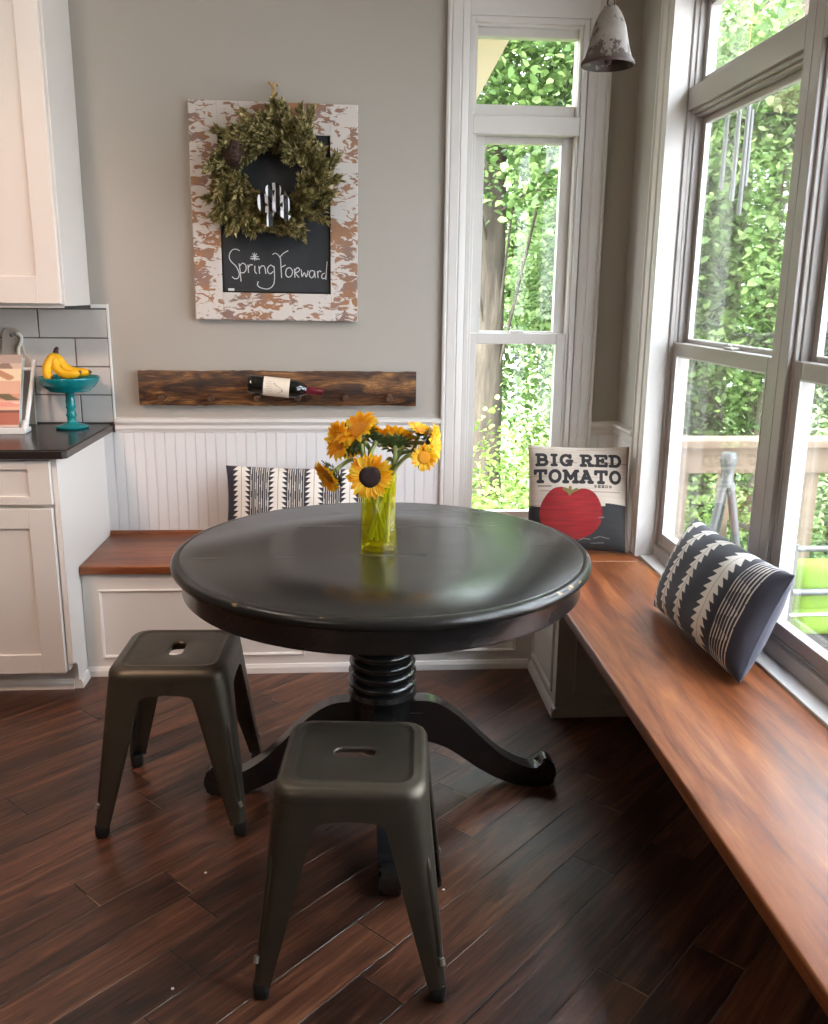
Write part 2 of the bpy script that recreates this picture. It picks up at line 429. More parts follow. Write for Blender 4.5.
# chair rail + beadboard wainscot
rail = [(0, 0), (0, .010), (.010, .012), (.014, .018), (.022, .018), (.026, .013), (.034, .013), (.038, .022), (.046, .026), (.058, .024), (.062, 0)]
b = B()
b.profile(rail, (.05, 0, .876), (0, 0, 1), (0, -1, 0), (1, 0, 0), 1.342)
struct('trim_3', b, 'trim', label='white chair rail under the wine board')
b = B()
b.profile(rail, (2.034, 0, .862), (0, 0, 1), (0, -1, 0), (1, 0, 0), XR-2.034)
b.profile(rail, (XR, 0, .862), (0, 0, 1), (-1, 0, 0), (0, -1, 0), .275)
struct('trim_4', b, 'trim', label='white chair rail in the window corner')
def bead(x0, x1, pitch=.0415):
    pts = [(x0, 0)]; x = x0
    while x < x1-.012:
        e = min(x+pitch, x1)
        pts += [(x, .009), (e-.006, .009), (e-.0045, .0066), (e-.0035, .0086), (e-.0025, .0086), (e-.0012, .0066)]; x = e
    pts += [(x1, .009), (x1, 0)]
    return pts
b = B().profile(bead(0, 1.392), (0, 0, .445), (1, 0, 0), (0, -1, 0), (0, 0, 1), .43)
struct('wall_back_wainscot', b, 'bead', label='white beadboard behind the back bench')
b = B().profile(bead(0, .114), (2.034, 0, .445), (1, 0, 0), (0, -1, 0), (0, 0, 1), .43)
b.profile(bead(0, .275), (XR, 0, .445), (0, -1, 0), (-1, 0, 0), (0, 0, 1), .43)
struct('wall_right_wainscot', b, 'bead', label='white beadboard in the window corner')

# ------------------------------------------------------------------ windows
def rect_frame(b, plane, a0, a1, z0, z1, d0, d1, l, r, t, bt, bev=.002):
    """frame in plane 'x' (a = y) or 'y' (a = x); widths l,r,t,bt"""
    def bx(p0, p1, q0, q1):
        if plane == 'y': b.box(p0, p1, d0, d1, q0, q1, bev, 1)
        else: b.box(d0, d1, p0, p1, q0, q1, bev, 1)
    bx(a0, a0+l, z0, z1); bx(a1-r, a1, z0, z1)
    if t: bx(a0+l, a1-r, z1-t, z1)
    if bt: bx(a0+l, a1-r, z0, z0+bt)
    return b
w = thing('window_1', (0, 0, 0), 0, 'narrow double-hung window with transom on the back wall', None, None, 'structure')
x0, x1 = 1.479, 1.943
b = B()
rect_frame(b, 'y', x0, x1, .455, 2.475, -.008, .10, .020, .020, .022, .04)
rect_frame(b, 'y', x0+.02, x1-.02, .49, 2.455, .006, .10, .012, .012, .012, 0)
b.box(x0+.02, x1-.02, -.006, .10, 2.056, 2.125, .003)
b.build('window_frame', 'trim', w)
b = B(); rect_frame(b, 'y', x0+.020, x1-.020, 2.125, 2.445, .030, .075, .014, .014, .032, .045)
b.build('transom_sash', 'trim', w)
B().box(1.50, 1.922, .058, .062, 2.165, 2.42).build('glass_pane', 'glass', w)
b = B(); rect_frame(b, 'y', 1.511, 1.911, 1.25, 2.056, .052, .09, .044, .044, .026, .045)
b.build('upper_sash', 'trim', w)
B().box(1.55, 1.87, .068, .072, 1.29, 2.035).build('glass_pane', 'glass', w)
b = B(); rect_frame(b, 'y', 1.503, 1.919, .495, 1.288, .012, .050, .034, .046, .044, .03)
b.build('lower_sash', 'trim', w)
B().box(1.533, 1.877, .030, .034, .52, 1.25).build('glass_pane', 'glass', w)
b = B().box(1.68, 1.735, .012, .045, 1.288, 1.300, .003).build('sash_lock', 'trim', w)

def big_window(name, ya, yb, first=False):
    """ya > yb; frame from ya (far) to yb (near)"""
    w = thing(name, (0, 0, 0), 0, {'window_2': 'far tall window of the right wall beside the corner', 'window_3': 'middle tall window of the right wall', 'window_4': 'near tall window of the right wall'}[name], None, None, 'structure')
    m = .0475
    b = B()
    rect_frame(b, 'x', yb-m if name != 'window_4' else yb-.0, ya+(m if not first else 0), .452, 2.45, 2.2, 2.276, m if name != 'window_4' else .01, m if not first else .01, .01, .046)
    b.box(2.2, 2.276, yb, ya, 2.078, 2.15, .002)
    # stepped stops
    rect_frame(b, 'x', yb, ya, .498, 2.078, 2.214, 2.276, .012, .012, .012, .01)
    rect_frame(b, 'x', yb+.012, ya-.012, .508, 2.066, 2.228, 2.276, .008, .008, .010, 0)
    rect_frame(b, 'x', yb, ya, 2.15, 2.44, 2.216, 2.276, .018, .018, .014, .008)
    b.build('window_frame', 'vinyl', w)
    b = B(); rect_frame(b, 'x', yb+.018, ya-.018, 2.158, 2.428, 2.240, 2.274, .026, .026, .024, .026); b.build('transom_sash', 'vinyl', w)
    B().box(2.264, 2.267, yb+.04, ya-.04, 2.18, 2.41).build('glass_pane', 'glass', w)
    b = B(); rect_frame(b, 'x', yb+.02, ya-.02, 1.25, 2.056, 2.256, 2.2734, .030, .030, .024, .044); b.build('upper_sash', 'vinyl', w)
    b = B(); rect_frame(b, 'x', yb+.048, ya-.048, 1.29, 2.034, 2.2545, 2.258, .004, .004, .004, .004, 0); b.build('gasket', 'white', w)
    B().box(2.265, 2.268, yb+.045, ya-.045, 1.285, 2.036).build('glass_pane', 'glass', w)
    b = B(); rect_frame(b, 'x', yb+.012, ya-.012, .508, 1.278, 2.216, 2.254, .040, .040, .048, .040); b.build('lower_sash', 'vinyl', w)
    b = B(); rect_frame(b, 'x', yb+.052, ya-.052, .548, 1.232, 2.2145, 2.22, .004, .004, .004, .004, 0); b.build('gasket', 'white', w)
    B().box(2.248, 2.251, yb+.05, ya-.05, .545, 1.235).build('glass_pane', 'glass', w)
    B().box(2.2738, 2.2746, yb+.014, ya-.014, .51, 2.066).build('insect_screen', 'screen', w)
    yc = (ya+yb)/2-.06
    b = B().box(2.222, 2.252, yc-.03, yc+.03, 1.278, 1.287, .003).tube([(2.235, yc-.01, 1.287), (2.235, yc+.03, 1.293), (2.235, yc+.045, 1.291)], .005, 8); b.build('sash_lock', 'vinyl', w)
    return w
big_window('window_2', -.418, -1.25, True)
big_window('window_3', -1.345, -2.175)
big_window('window_4', -2.27, -3.10)

# ------------------------------------------------------------------ bench
ZB = .4446
def panel(b, o, u, w, h, bead_w=.012, depth=.008):
    """raised picture-frame moulding on a face; o corner, u across, z up, normal n"""
    o = Vector(o); u = Vector(u); z = Vector((0, 0, 1)); n = u.cross(z)
    pr = [(0, 0), (0, depth*.5), (bead_w*.3, depth), (bead_w*.7, depth*.7), (bead_w, 0)]
    b.profile(pr, o, z, n, u, w); b.profile([(h-p, q) for p, q in pr][::-1], o, z, n, u, w)
    b.profile([(p, q) for p, q in pr], o, u, n, z, h); b.profile([(w-p, q) for p, q in pr][::-1], o, u, n, z, h)
    return b
bench = thing('bench', (.86, -.23, 0), 0, 'fixed back bench with a stained wood seat and white panelled base along the wall', 'bench')
O = bench.location
def L(b): # shift bmesh to local
    bmesh.ops.translate(b.bm, verts=b.bm.verts, vec=-O); return b
b = B().box(.002, 2.146, -.4775, -.003, ZB-.034, ZB, .006, 3); L(b).build('seat', 'bench_x', bench, 40)
b = B().profile([(0, 0), (0, .014), (.006, .013), (.012, .008), (.014, 0)], (.002, -.010, ZB), (0, -1, 0), (0, 0, 1), (1, 0, 0), 1.38); L(b).build('seat_cleat', 'bench_x', bench)
b = B().box(.002, 1.7234, -.4575, -.01, 0, ZB-.034)
L(b).build('base', 'cab', bench)
for (xa, xb) in ((.060, .83), (.93, 1.66)):
    b = panel(B(), (xa, -.4575, .072), (1, 0, 0), xb-xa, .275); L(b).build('panel_moulding', 'cab', bench)
shoe = [(0, 0), (0, .036), (.006, .034), (.012, .022), (.014, 0)]
b = B().profile(shoe, (.002, -.4575, 0), (0, -1, 0), (0, 0, 1), (1, 0, 0), 1.7234-.014); L(b).build('shoe_moulding', 'cab', bench)

wb = thing('window_bench', (1.93, -1.8, 0), 0, 'long stained wood bench seat running under the big windows', 'bench')
O = wb.location
b = B().box(1.707, 2.146, -3.4, -.478, ZB-.036, ZB, .006, 3); L(b).build('seat', 'bench', wb, 40)
b = B().box(1.7234, 2.148, -.8846, -.460, 0, ZB-.036); L(b).build('base', 'cab', wb)
b = B().box(1.7234, 2.148, -3.25, -2.705, 0, ZB-.036); L(b).build('base', 'cab', wb)
b = panel(B(), (1.7234, -.50, .072), (0, -1, 0), .335, .275); L(b).build('panel_moulding', 'cab', wb)
b = panel(B(), (1.785, -.8846, .072), (1, 0, 0), .31, .275); L(b).build('panel_moulding', 'cab', wb)
b = B().profile(shoe, (1.7234, -.4725, 0), (-1, 0, 0), (0, 0, 1), (0, -1, 0), .4121+.014).profile(shoe, (1.7094, -.8846, 0), (0, -1, 0), (0, 0, 1), (1, 0, 0), .438); L(b).build('shoe_moulding', 'cab', wb)

# ------------------------------------------------------------------ kitchen cabinets
cb = thing('base_cabinet', (-.5, -.31, 0), 0, 'white base cabinet with a drawer over a shaker door at the left edge', 'cabinet'); O = cb.location
b = B().box(-1.2, -.018, -.6125, -.01,   .09, .883).box(-1.2, -.004, -.565, -.01, 0, .09); L(b).build('body', 'cab', cb)
# side panel with scooped toe notch
sp = [(-.004, 0), (-.5715, 0), (-.5715, .075), (-.578, .098), (-.592, .112), (-.618, .118), (-.618, .883), (-.004, .883)]
b = B().profile(sp, (-.018, 0, 0), (0, 1, 0), (0, 0, 1), (1, 0, 0), .018); L(b).build('side_panel', 'cab', cb)
b = B().profile(shoe, (-1.2, -.565, 0), (0, -1, 0), (0, 0, 1), (1, 0, 0), 1.182).profile(shoe, (0, -.478, 0), (1, 0, 0), (0, 0, 1), (0, -1, 0), .0935); L(b).build('shoe_moulding', 'cab', cb)
def shaker(name, x0, x1, z0, z1, yf, th, st, parent, st_t=None):
    st_t = st_t or st
    b = B(); rect_frame(b, 'y', x0, x1, z0, z1, yf, yf+th, st, st, st_t, st_t, .0015)
    d = L(b).build(name, 'cab', parent)
    b = B().box(x0+st-.002, x1-st+.002, yf+.009, yf+th, z0+st_t-.002, z1-st_t+.002); L(b).build('inset_panel', 'cab', d)
    return d
shaker('drawer', -.60, -.020, .718, .872, -.636, .02, .075, cb, .030)
shaker('door', -.60, -.024, .090, .704, -.636, .02, .082, cb, .072)
ct = B().profile([(-1.3, 0), (.045, 0), (.045, -.642), (.031, -.656), (-1.3, -.656)], (0, -.0, .883), (1, 0, 0), (0, 1, 0), (0, 0, 1), .031)
bmesh.ops.bevel(ct.bm, geom=[e for e in ct.bm.edges if all(v.co.z > .91 for v in e.verts)], offset=.006, segments=3, affect='EDGES')
o = ct.build('countertop', 'counter', None, 40); tag(o, 'dark stone countertop on the white base cabinet', 'countertop')
# backsplash tiles
bs = thing('wall_backsplash', (0, 0, 0), 0, 'grey subway tile backsplash above the counter', None, None, 'structure')
B().box(-1.3, .046, -.006, 0, .914, 1.385).build('grout', 'grout', bs)
b = B(); th = .1135; tw = .302
for r_ in range(4):
    z0 = .918+r_*th; z1 = z0+th-.005
    xj = {0: -.080, 1: .047, 2: -.085, 3: -.222}[r_]
    xs = [.047] + [x for x in (xj-k*tw for k in range(6))]
    xs = sorted(set([.047]+[x for x in xs if -1.3 < x < .04]+[-1.3]))
    for a, c in zip(xs, xs[1:]):
        if c-a > .02: b.box(a+.0025, c-.0025, -.012, -.004, z0, z1, .002, 2)
b.build('tiles', 'tile', bs)
B().box(.047, .054, -.014, 0, .914, 1.39, .001).box(-.014, .047, -.012, 0, 1.374, 1.388, .001).build('edge_trim', 'white', bs)
uc = thing('upper_cabinet', (-.4, -.17, 1.385), 0, 'white shaker wall cabinet at the top left', 'cabinet'); O = uc.location
b = B().box(-1.0, -.019, -.33, -.001, 1.385, 2.62, .001); L(b).build('body', 'cab', uc)
b = B().box(-.019, -.0145, -.33, -.290, 1.388, 2.62, .001).box(-.019, -.016, -.292, -.002, 1.388, 2.62); L(b).build('side_panel', 'cab', uc)
shaker('door', -.52, -.022, 1.394, 2.60, -.352, .021, .080, uc, .095)
b = B().box(-.53, -.019, -.3305, -.326, 1.379, 1.385); L(b).build('light_rail', 'cab', uc)
shaker('door', -1.0, -.524, 1.394, 2.60, -.352, .021, .080, uc, .095)

# ------------------------------------------------------------------ table
tb = thing('dining_table', (1.100, -1.313, 0), 0, 'round black pedestal table with worn edges in the middle of the nook', 'table')
R = .579
B().lathe([(.001, .72), (R-.02, .72), (R-.006, .722), (R-.001, .728), (R, .735), (R-.002, .741), (R-.008, .747), (R-.016, .749), (R-.024, .7495), (R-.026, .7488), (.3, .7488), (.001, .7488)], 128).build('tabletop_edge', 'edge', tb, 50)
B().lathe([(.001, .749), (R-.0245, .749), (R-.0265, .7502), (.3, .7502), (.001, .7502)], 128).build('tabletop', 'black', tb, 50)
B().lathe([(R-.05, .655), (R-.032, .655), (R-.027, .660), (R-.027, .712), (R-.022, .72), (R-.05, .72)], 128, cap=False).build('apron', 'black', tb, 40)
prof = [(.001, .72), (.22, .72), (.22, .69), (.115, .68), (.10, .65), (.085, .60), (.078, .56), (.082, .53)]
z = .52
for k in range(6):
    rr = .084+.0022*k
    prof += [(rr-.010, z), (rr-.002, z-.004), (rr+.005, z-.011), (rr+.006, z-.016), (rr+.003, z-.023), (rr-.008, z-.028)]; z -= .031
prof += [(.098, .330), (.101, .315), (.094, .300), (.085, .29), (.085, .15), (.07, .14), (.001, .14)]
B().lathe(prof, 64).build('pedestal', 'black', tb, 35)
top = [(.05, .285), (.10, .292), (.15, .286), (.20, .258), (.25, .214), (.30, .162), (.35, .115), (.40, .082), (.44, .066), (.466, .064), (.474, .068), (.480, .084), (.490, .092), (.503, .088), (.517, .072), (.523, .050), (.522, .026), (.510, .006), (.500, .0)]
bot = [(.470, .0), (.430, .004), (.390, .014), (.34, .036), (.29, .066), (.24, .103), (.19, .138), (.14, .158), (.10, .166), (.05, .166)]
for k in range(4):
    b = B(); pts = [(p.x, p.y) for p in smoothpts([(x, y, 0) for x, y in top], 3)]+[(p.x, p.y) for p in smoothpts([(x, y, 0) for x, y in bot], 3)]
    b.profile(pts, (0, -.027, 0), (1, 0, 0), (0, 0, 1), (0, 1, 0), .054)
    bmesh.ops.bevel(b.bm, geom=[e for e in b.bm.edges if abs(e.verts[0].co.y-e.verts[1].co.y) < 1e-6], offset=.006, segments=2, affect='EDGES')
    o = b.build('leg', 'black', tb, 40); o.rotation_euler = (0, 0, k*PI/2+.0)

# ------------------------------------------------------------------ stools
def rsq(a, r, z, n=64, fx=1.0, fy=1.0):
    out = []
    for i in range(n):
        t = 2*PI*(i+.5)/n; c, s_ = math.cos(t), math.sin(t)
        # rounded square: project direction on superellipse-like rounded box
        m = max(abs(c), abs(s_)); p = Vector((c/m*a, s_/m*a, 0))
        k = a-r; q = Vector((max(-k, min(k, p.x)), max(-k, min(k, p.y)), 0)); d = p-q
        if d.length > 1e-9 and abs(p.x) > k and abs(p.y) > k: p = q+d.normalized()*r
        out.append((p.x*fx, p.y*fy, z))
    return out
def stadium(hl, hr, z, n=64):
    out = []
    for i in range(n):
        t = 2*PI*(i+.5)/n; c, s_ = math.cos(t), math.sin(t)
        k = hl-hr; p = None
        # ray from centre to stadium
        if abs(s_) > 1e-6 and abs(c/s_*hr) <= k: tt = hr/abs(s_); p = (c*tt, s_*tt)
        else:
            sg = 1 if c > 0 else -1; cxx = sg*k; bq = c*cxx; tt = bq+math.sqrt(max(0, bq*bq-(cxx*cxx-hr*hr))); p = (c*tt, s_*tt)
        out.append((p[0], p[1], z))
    return out
HS = .469
def make_stool(label):
    t = thing('metal_stool', (0, 0, 0), 0, label, 'stool', 'two matching metal stools')
    H = HS
    b = B(); b.loops([stadium(.047, .0215, H-.014), stadium(.045, .0195, H-.004), stadium(.047, .0215, H-.001), stadium(.050, .0245, H),
        rsq(0.1148, .028, H), rsq(0.1240, .032, H-.0005), rsq(0.1271, .033, H+.0022), rsq(0.1312, .034, H+.0022), rsq(0.1343, .035, H-.0003), rsq(0.1414, .040, H-.0006), rsq(0.1496, .042, H-.004), rsq(0.1558, .044, H-.010), rsq(0.1589, .045, H-.019), rsq(0.1599, .045, H-.030), rsq(0.1604, .045, H-.040), rsq(0.1578, .044, H-.042), rsq(0.1558, .043, H-.030), rsq(0.1455, .038, H-.012)])
    b.build('seat', 'stool', t, 45)
    # legs: each a bent sheet whose two flanges narrow to the foot and merge into an apron at the top
    D = [.034, .055, .068, .071, .075, .081, .09, .12, .17, .23, .29, .35, .40, .437]
    Wd = [.161, .1625, .164, .118, .103, .095, .091, .086, .078, .069, .060, .050, .042, .036]
    def corner(dep):
        f = (dep-.034)/.403; s_ = .160+.042*f; return s_
    for sx, sy in ((-1, -1), (1, -1), (1, 1), (-1, 1)):
        outer, inner = [], []
        for dep, w_ in zip(D, Wd):
            s_ = corner(dep); z = H-dep-.002*0; rr = .045-.030*(dep-.034)/.403
            for off, L_ in ((0, outer), (.004, inner)):
                a = s_-off; r_ = max(rr-off, .003); row = [(a-w_+off, a)]
                for k in range(4): row.append((a-w_+(w_-r_)*(k+1)/4+off*(1-(k+1)/4)*0, a))
                for k in range(1, 8):
                    th_ = PI/2-PI/2*k/7; row.append((a-r_+r_*math.cos(th_), a-r_+r_*math.sin(th_)))
                for k in range(4): row.append((a, a-r_-(w_-r_)*(k+1)/4))
                L_.append([(sx*x, sy*y, z) for x, y in row])
        ringed = [o_+i_[::-1] for o_, i_ in zip(outer, inner)]
        b = B().loops(ringed, True, True, True)
        lg = b.build('leg', 'stool', t, 50)
        # pressed rib down the outer corner
        s0, s1 = corner(.17)-.0125, corner(.36)-.0085
        B().tube([(sx*(s0-.002), sy*(s0-.002), H-.15), (sx*s0, sy*s0, H-.17), (sx*s1, sy*s1, H-.36), (sx*(s1-.004), sy*(s1-.004), H-.375)], [.003, .008, .007, .003], 8).build('rib', 'stool', lg, 60)
        q = corner(.375)-.003
        B().tube([(sx*q, sy*(q-.004), H-.368), (sx*(q+.002), sy*(q+.001), H-.381)], .006, 8).build('weld', 'weld', lg, 60)
        c = corner(.43)-.0155
        b = B(); b.loops([[(sx*(c+x), sy*(c+y), z) for x, y, _ in rsq(a, .008, 0, 24)] for a, z in ((.0150, .040), (.0166, .037), (.0170, .020), (.0165, .005), (.0135, 0))], True, True, True)
        b.build('foot_cap', 'rubber', lg, 50)
    return t
def copy_tree(o, parent=None):
    c = o.copy(); COL.objects.link(c)
    if parent: c.parent = parent
    for ch in list(o.children): copy_tree(ch, c)
    return c
st1 = make_stool('bronze metal stool on the left, half tucked under the table edge')
st1.location = (.522, -1.340, 0); st1.rotation_euler = (0, 0, math.radians(88.5))
st2 = copy_tree(st1); st2.location = (1.016, -1.948, 0); st2.rotation_euler = (0, 0, math.radians(-4.5))
st2['label'] = 'bronze metal stool nearest the camera, in front of the table foot'

# ------------------------------------------------------------------ vase and sunflowers
VX, VY, VZ = 1.088, -1.318, .7502
vs = thing('vase', (VX, VY, VZ), 0, 'chartreuse faceted glass vase holding sunflowers on the black table', 'vase')
L_ = []; nv = 9
for k in range(13):
    f = k/12; z = .003+.212*f; r_ = .0525-.004*math.sin(f*PI)*.5-.003*f; tw_ = .55*f
    ring = []
    for i in range(nv*2):
        a = 2*PI*i/(nv*2)+tw_; q = r_*(1.0 if i % 2 == 0 else .88); ring.append((q*math.cos(a), q*math.sin(a), z))
    L_.append(ring)
base = [[(p[0]*.9, p[1]*.9, 0.0004) for p in L_[0]]]
inner_ = [[(p[0]*.90, p[1]*.90, p[2]) for p in ring] for ring in L_[::-1][:-1]]
b = B().loops(base+L_+inner_+[[(p[0]*.9, p[1]*.9, .016) for p in L_[0]]], True, True, True); b.build('vase_body', 'vase', vs)
def basis(d):
    d = Vector(d).normalized(); up = Vector((0, 0, 1)) if abs(d.z) < .95 else Vector((0, 1, 0))
    a = up.cross(d).normalized(); return Matrix((a, d.cross(a), d)).transposed()
def sunflower(head, face, rad, rim_a, base_a, disk, label, droop=.35, npet=22, heart=False):
    rad *= 1.12; head = Vector(head); face = Vector(face).normalized(); R3 = basis(face)
    t = thing('sunflower', head, 0, label, 'flower', 'sunflowers in the yellow vase')
    base_a = rim_a+random.uniform(1.4, 4.9); rb_ = random.uniform(.020, .036)
    rim = Vector((VX+.038*math.cos(rim_a), VY+.038*math.sin(rim_a), VZ+.212)); bs_ = Vector((VX+rb_*math.cos(base_a), VY+rb_*math.sin(base_a), VZ+random.uniform(.022, .04)))
    back = head-face*rad*.32
    ctrl = back-face*.05
    mid = rim+(rim-bs_).normalized()*.02
    pts = smoothpts([bs_-head, (bs_+rim)/2-head, rim-head, mid.lerp(ctrl, .45)-head+Vector((0, 0, .012)), ctrl-head, back-head], 6)
    B().tube(pts, [.0050+.0012*min(1, i/len(pts)) for i in range(len(pts))], 8).build('stem', 'stem', t, 60)
    # petals
    b = B()
    for ring, (n, r0, ln_, lift) in enumerate(((npet, .42, 1.0, droop), (npet-4, .40, .86, droop+.22))):
        for i in range(n):
            a = 2*PI*(i+.5*ring)/n+random.uniform(-.08, .08); l_ = rad*ln_*random.uniform(.85, 1.08)*(1-r0); wd = rad*.25*random.uniform(.85, 1.15)
            rd = Vector((math.cos(a), math.sin(a), 0)); tg = Vector((-math.sin(a), math.cos(a), 0)); rows = []
            curl = random.uniform(-.15, .2)
            for k, (f, wf) in enumerate(((0, .55), (.3, 1.0), (.62, .9), (.87, .45), (1.0, .03))):
                p = rd*(rad*r0+l_*f)+Vector((0, 0, 1))*(lift*l_*f*(1-.6*f)+curl*l_*f*f)
                cup = Vector((0, 0, 1))*wd*.25*wf
                rows.append([p+tg*wd*wf*-.5+cup, p, p+tg*wd*wf*.5+cup])
            b.loops([[R3 @ q for q in row] for row in rows], False)
    b.build('petals', 'petal', t, 180)
    b = B(); dr = rad*.46
    prof = [(dr*.02, rad*.10), (dr*.5, rad*.12), (dr*.85, rad*.08), (dr, rad*.01), (dr*.8, -rad*.03)]
    rings = []
    for r_, z in prof:
        ring = []
        for i in range(28):
            a = 2*PI*i/28; k = 1.0
            if heart: k = 1-.35*math.exp(-((a-PI/2)/.35)**2)+.12*math.exp(-((a-1.5*PI)/.5)**2)
            ring.append(R3 @ Vector((r_*k*math.cos(a)*1.05, r_*k*math.sin(a), z)))
        rings.append(ring)
    b.loops(rings, True, True, True); b.build('seed_disk', disk, t, 60)
    # green back with pointed sepals
    b = B(); rings = []
    for r_, z in ((rad*.08, -rad*.34), (rad*.25, -rad*.28), (rad*.42, -rad*.15), (rad*.48, -rad*.03), (rad*.40, 0)):
        rings.append([R3 @ Vector((r_*math.cos(2*PI*i/24), r_*math.sin(2*PI*i/24), z)) for i in range(24)])
    b.loops(rings, True, True, True)
    for lay, (q, up_) in enumerate(((.46, .0), (.38, -.10))):
        for i in range(16):
            a = 2*PI*(i+.5*lay)/16; rd = Vector((math.cos(a), math.sin(a), 0)); tg = Vector((-math.sin(a), math.cos(a), 0)); l_ = rad*random.uniform(.28, .42)
            rows = [[R3 @ (rd*(rad*q+l_*f)+Vector((0, 0, 1))*(rad*up_-.012+rad*.12*f-random.uniform(0, .1)*rad*f)+tg*s_*rad*.09*w_) for s_ in (-1, 0, 1)] for f, w_ in ((0, 1), (.5, .8), (1, .05))]
            b.loops(rows, False)
    b.build('sepals', 'sepal', t, 180)
    return t
Y0 = VY
sunflower((.984, Y0+.02, 1.050), (-.80, -.55, .15), .054, 2.6, 5.6, 'disk_gold', 'sunflower turned left, highest at the left side of the bunch', .55)
sunflower((1.030, Y0+.0, 1.082), (-.45, -.35, .75), .064, 2.2, 5.0, 'disk_gold', 'topmost sunflower, its petals tilted up to the left', .4)
sunflower((1.008, Y0+.05, 1.040), (-.4, .7, -.25), .046, 2.9, 6.0, 'disk_gold', 'sunflower turned away behind the topmost one, petals hanging down', .3)
sunflower((1.086, Y0+.02, 1.064), (.30, .45, .70), .048, 1.7, 4.6, 'disk_gold', 'sunflower seen from its green back beside the topmost one', .35)
sunflower((.952, Y0-.02, .962), (-.66, -.45, -.42), .046, 3.3, .4, 'disk_gold', 'sunflower drooping lowest at the far left of the bunch', .6)
sunflower((1.062, Y0-.075, .970), (-.05, -1, .10), .058, 4.6, 1.6, 'disk_dark', 'sunflower facing forward with a dark heart-shaped centre', .12, 24, True)
sunflower((1.135, Y0+.03, 1.050), (.05, .55, .60), .056, 1.2, 4.2, 'disk_gold', 'sunflower right of centre showing green back and stem', .3)
sunflower((1.202, Y0+.02, 1.078), (.25, -.25, .8), .036, .6, 3.8, 'disk_gold', 'small upright sunflower at the top of the right-hand cluster', .6, 16)
sunflower((1.236, Y0+.0, 1.046), (.9, -.35, .05), .050, .3, 3.5, 'disk_gold', 'sunflower turned right, outermost of the right-hand cluster', .5)
sunflower((1.207, Y0-.05, 1.016), (.15, -1, .05), .036, .0, 3.0, 'disk_gold', 'small golden-centred sunflower facing forward in the right-hand cluster', .5, 16)

# ------------------------------------------------------------------ pillows
def pillow(name, w, h, t, nx, ny, colf, label, cat, loc, rot, group=None, pinch=.05):
    """colf(u,v,side,X,Z) arrays -> rgb ; local X across, Z up, front faces -Y"""
    root = thing(name, loc, 0, label, cat, group); root.rotation_euler = rot
    u = np.linspace(-1, 1, nx); v = np.linspace(-1, 1, ny); U, V = np.meshgrid(u, v)
    th = t/2*np.power(np.clip((1-np.abs(U)**2.6)*(1-np.abs(V)**2.6), 0, 1), .52)
    X = U*w/2*(1-pinch*(1-V**2)*np.abs(U)**3); Z = h/2+V*h/2*(1-pinch*1.2*(1-U**2)*np.abs(V)**3)
    wr = .0022*np.sin(U*9+V*4)*np.sin(V*7-U*3)*(th/(t/2))
    idx = np.arange(nx*ny).reshape(ny, nx)
    q = np.stack([idx[:-1, :-1], idx[:-1, 1:], idx[1:, 1:], idx[1:, :-1]], -1).reshape(-1, 4)
    for side, nm in ((-1, 'cover_front'), (1, 'cover_back')):
        P = np.stack([X, side*(th+wr+.0008), Z], -1).reshape(-1, 3)
        c = colf(U, V, side, U*w/2, (V+1)*h/2); c = np.concatenate([c, np.ones(c.shape[:2]+(1,))], -1).reshape(-1, 4)
        qq = q if side < 0 else q[:, ::-1]
        me = grid_mesh(nm, P.tolist(), qq.tolist(), c); link(nm, me, 'attr', root, 180)
    return root
def L3(r, g, b_): return np.array([lin(r), lin(g), lin(b_)])
DK, IV, GRAYB = L3(46, 44, 54), L3(224, 216, 206), L3(66, 66, 78)
def feather(X, Z, c, pitch, hw0, hw1, up=True):
    s_ = np.mod(Z/pitch, 1.0); s_ = 1-s_ if up else s_
    hw = hw0+(hw1-hw0)*s_
    return np.abs(X-c) < hw
def band_pattern(bands, hw0, hw1, pitch, lines, line_pitch=.0085, up=True, wide=0):
    def f(U, V, side, X, Z):
        c = np.zeros(X.shape+(3,)); c[:] = DK
        if side > 0: c[:] = GRAYB; return c
        m = np.zeros(X.shape, bool)
        for lo, hi in lines:
            q = (X > lo) & (X < hi) & (np.mod((X-lo)/line_pitch, 1) < .30+.08*np.sin(Z*90)); m |= q
        c[m] = IV*.85
        for bx in bands:
            k_ = wide if bx == bands[-1] else 0; fm = feather(X, Z, bx, pitch, hw0+k_*.6, hw1+k_, up); c[fm] = IV
            c[np.abs(X-bx) < .0012] = L3(110, 100, 98)
        return c
    return f
bp = [-.235, -.085, .06, .205]
pillow('pillow', .60, .305, .13, 300, 170, band_pattern(bp, .014, .036, .0205, [(-.196, -.122), (-.046, .022), (.099, .167), (.244, .30)], .0088), 'black and ivory striped lumbar pillow leaning on beadboard behind the table', 'pillow', (.800, -.175, ZB+.006), (-.18, .025, 0), None, .04)
rp = [-.235, -.135, -.025, .115]
pillow('pillow', .605, .318, .175, 310, 180, band_pattern(rp, .007, .027, .025, [(.182, .262)], .0115, True, wide=.014), 'black and ivory feather-striped pillow leaning on the big window', 'pillow', (2.016, -1.317, ZB+.012), (-.383, 0, -1.5297), None, .05)

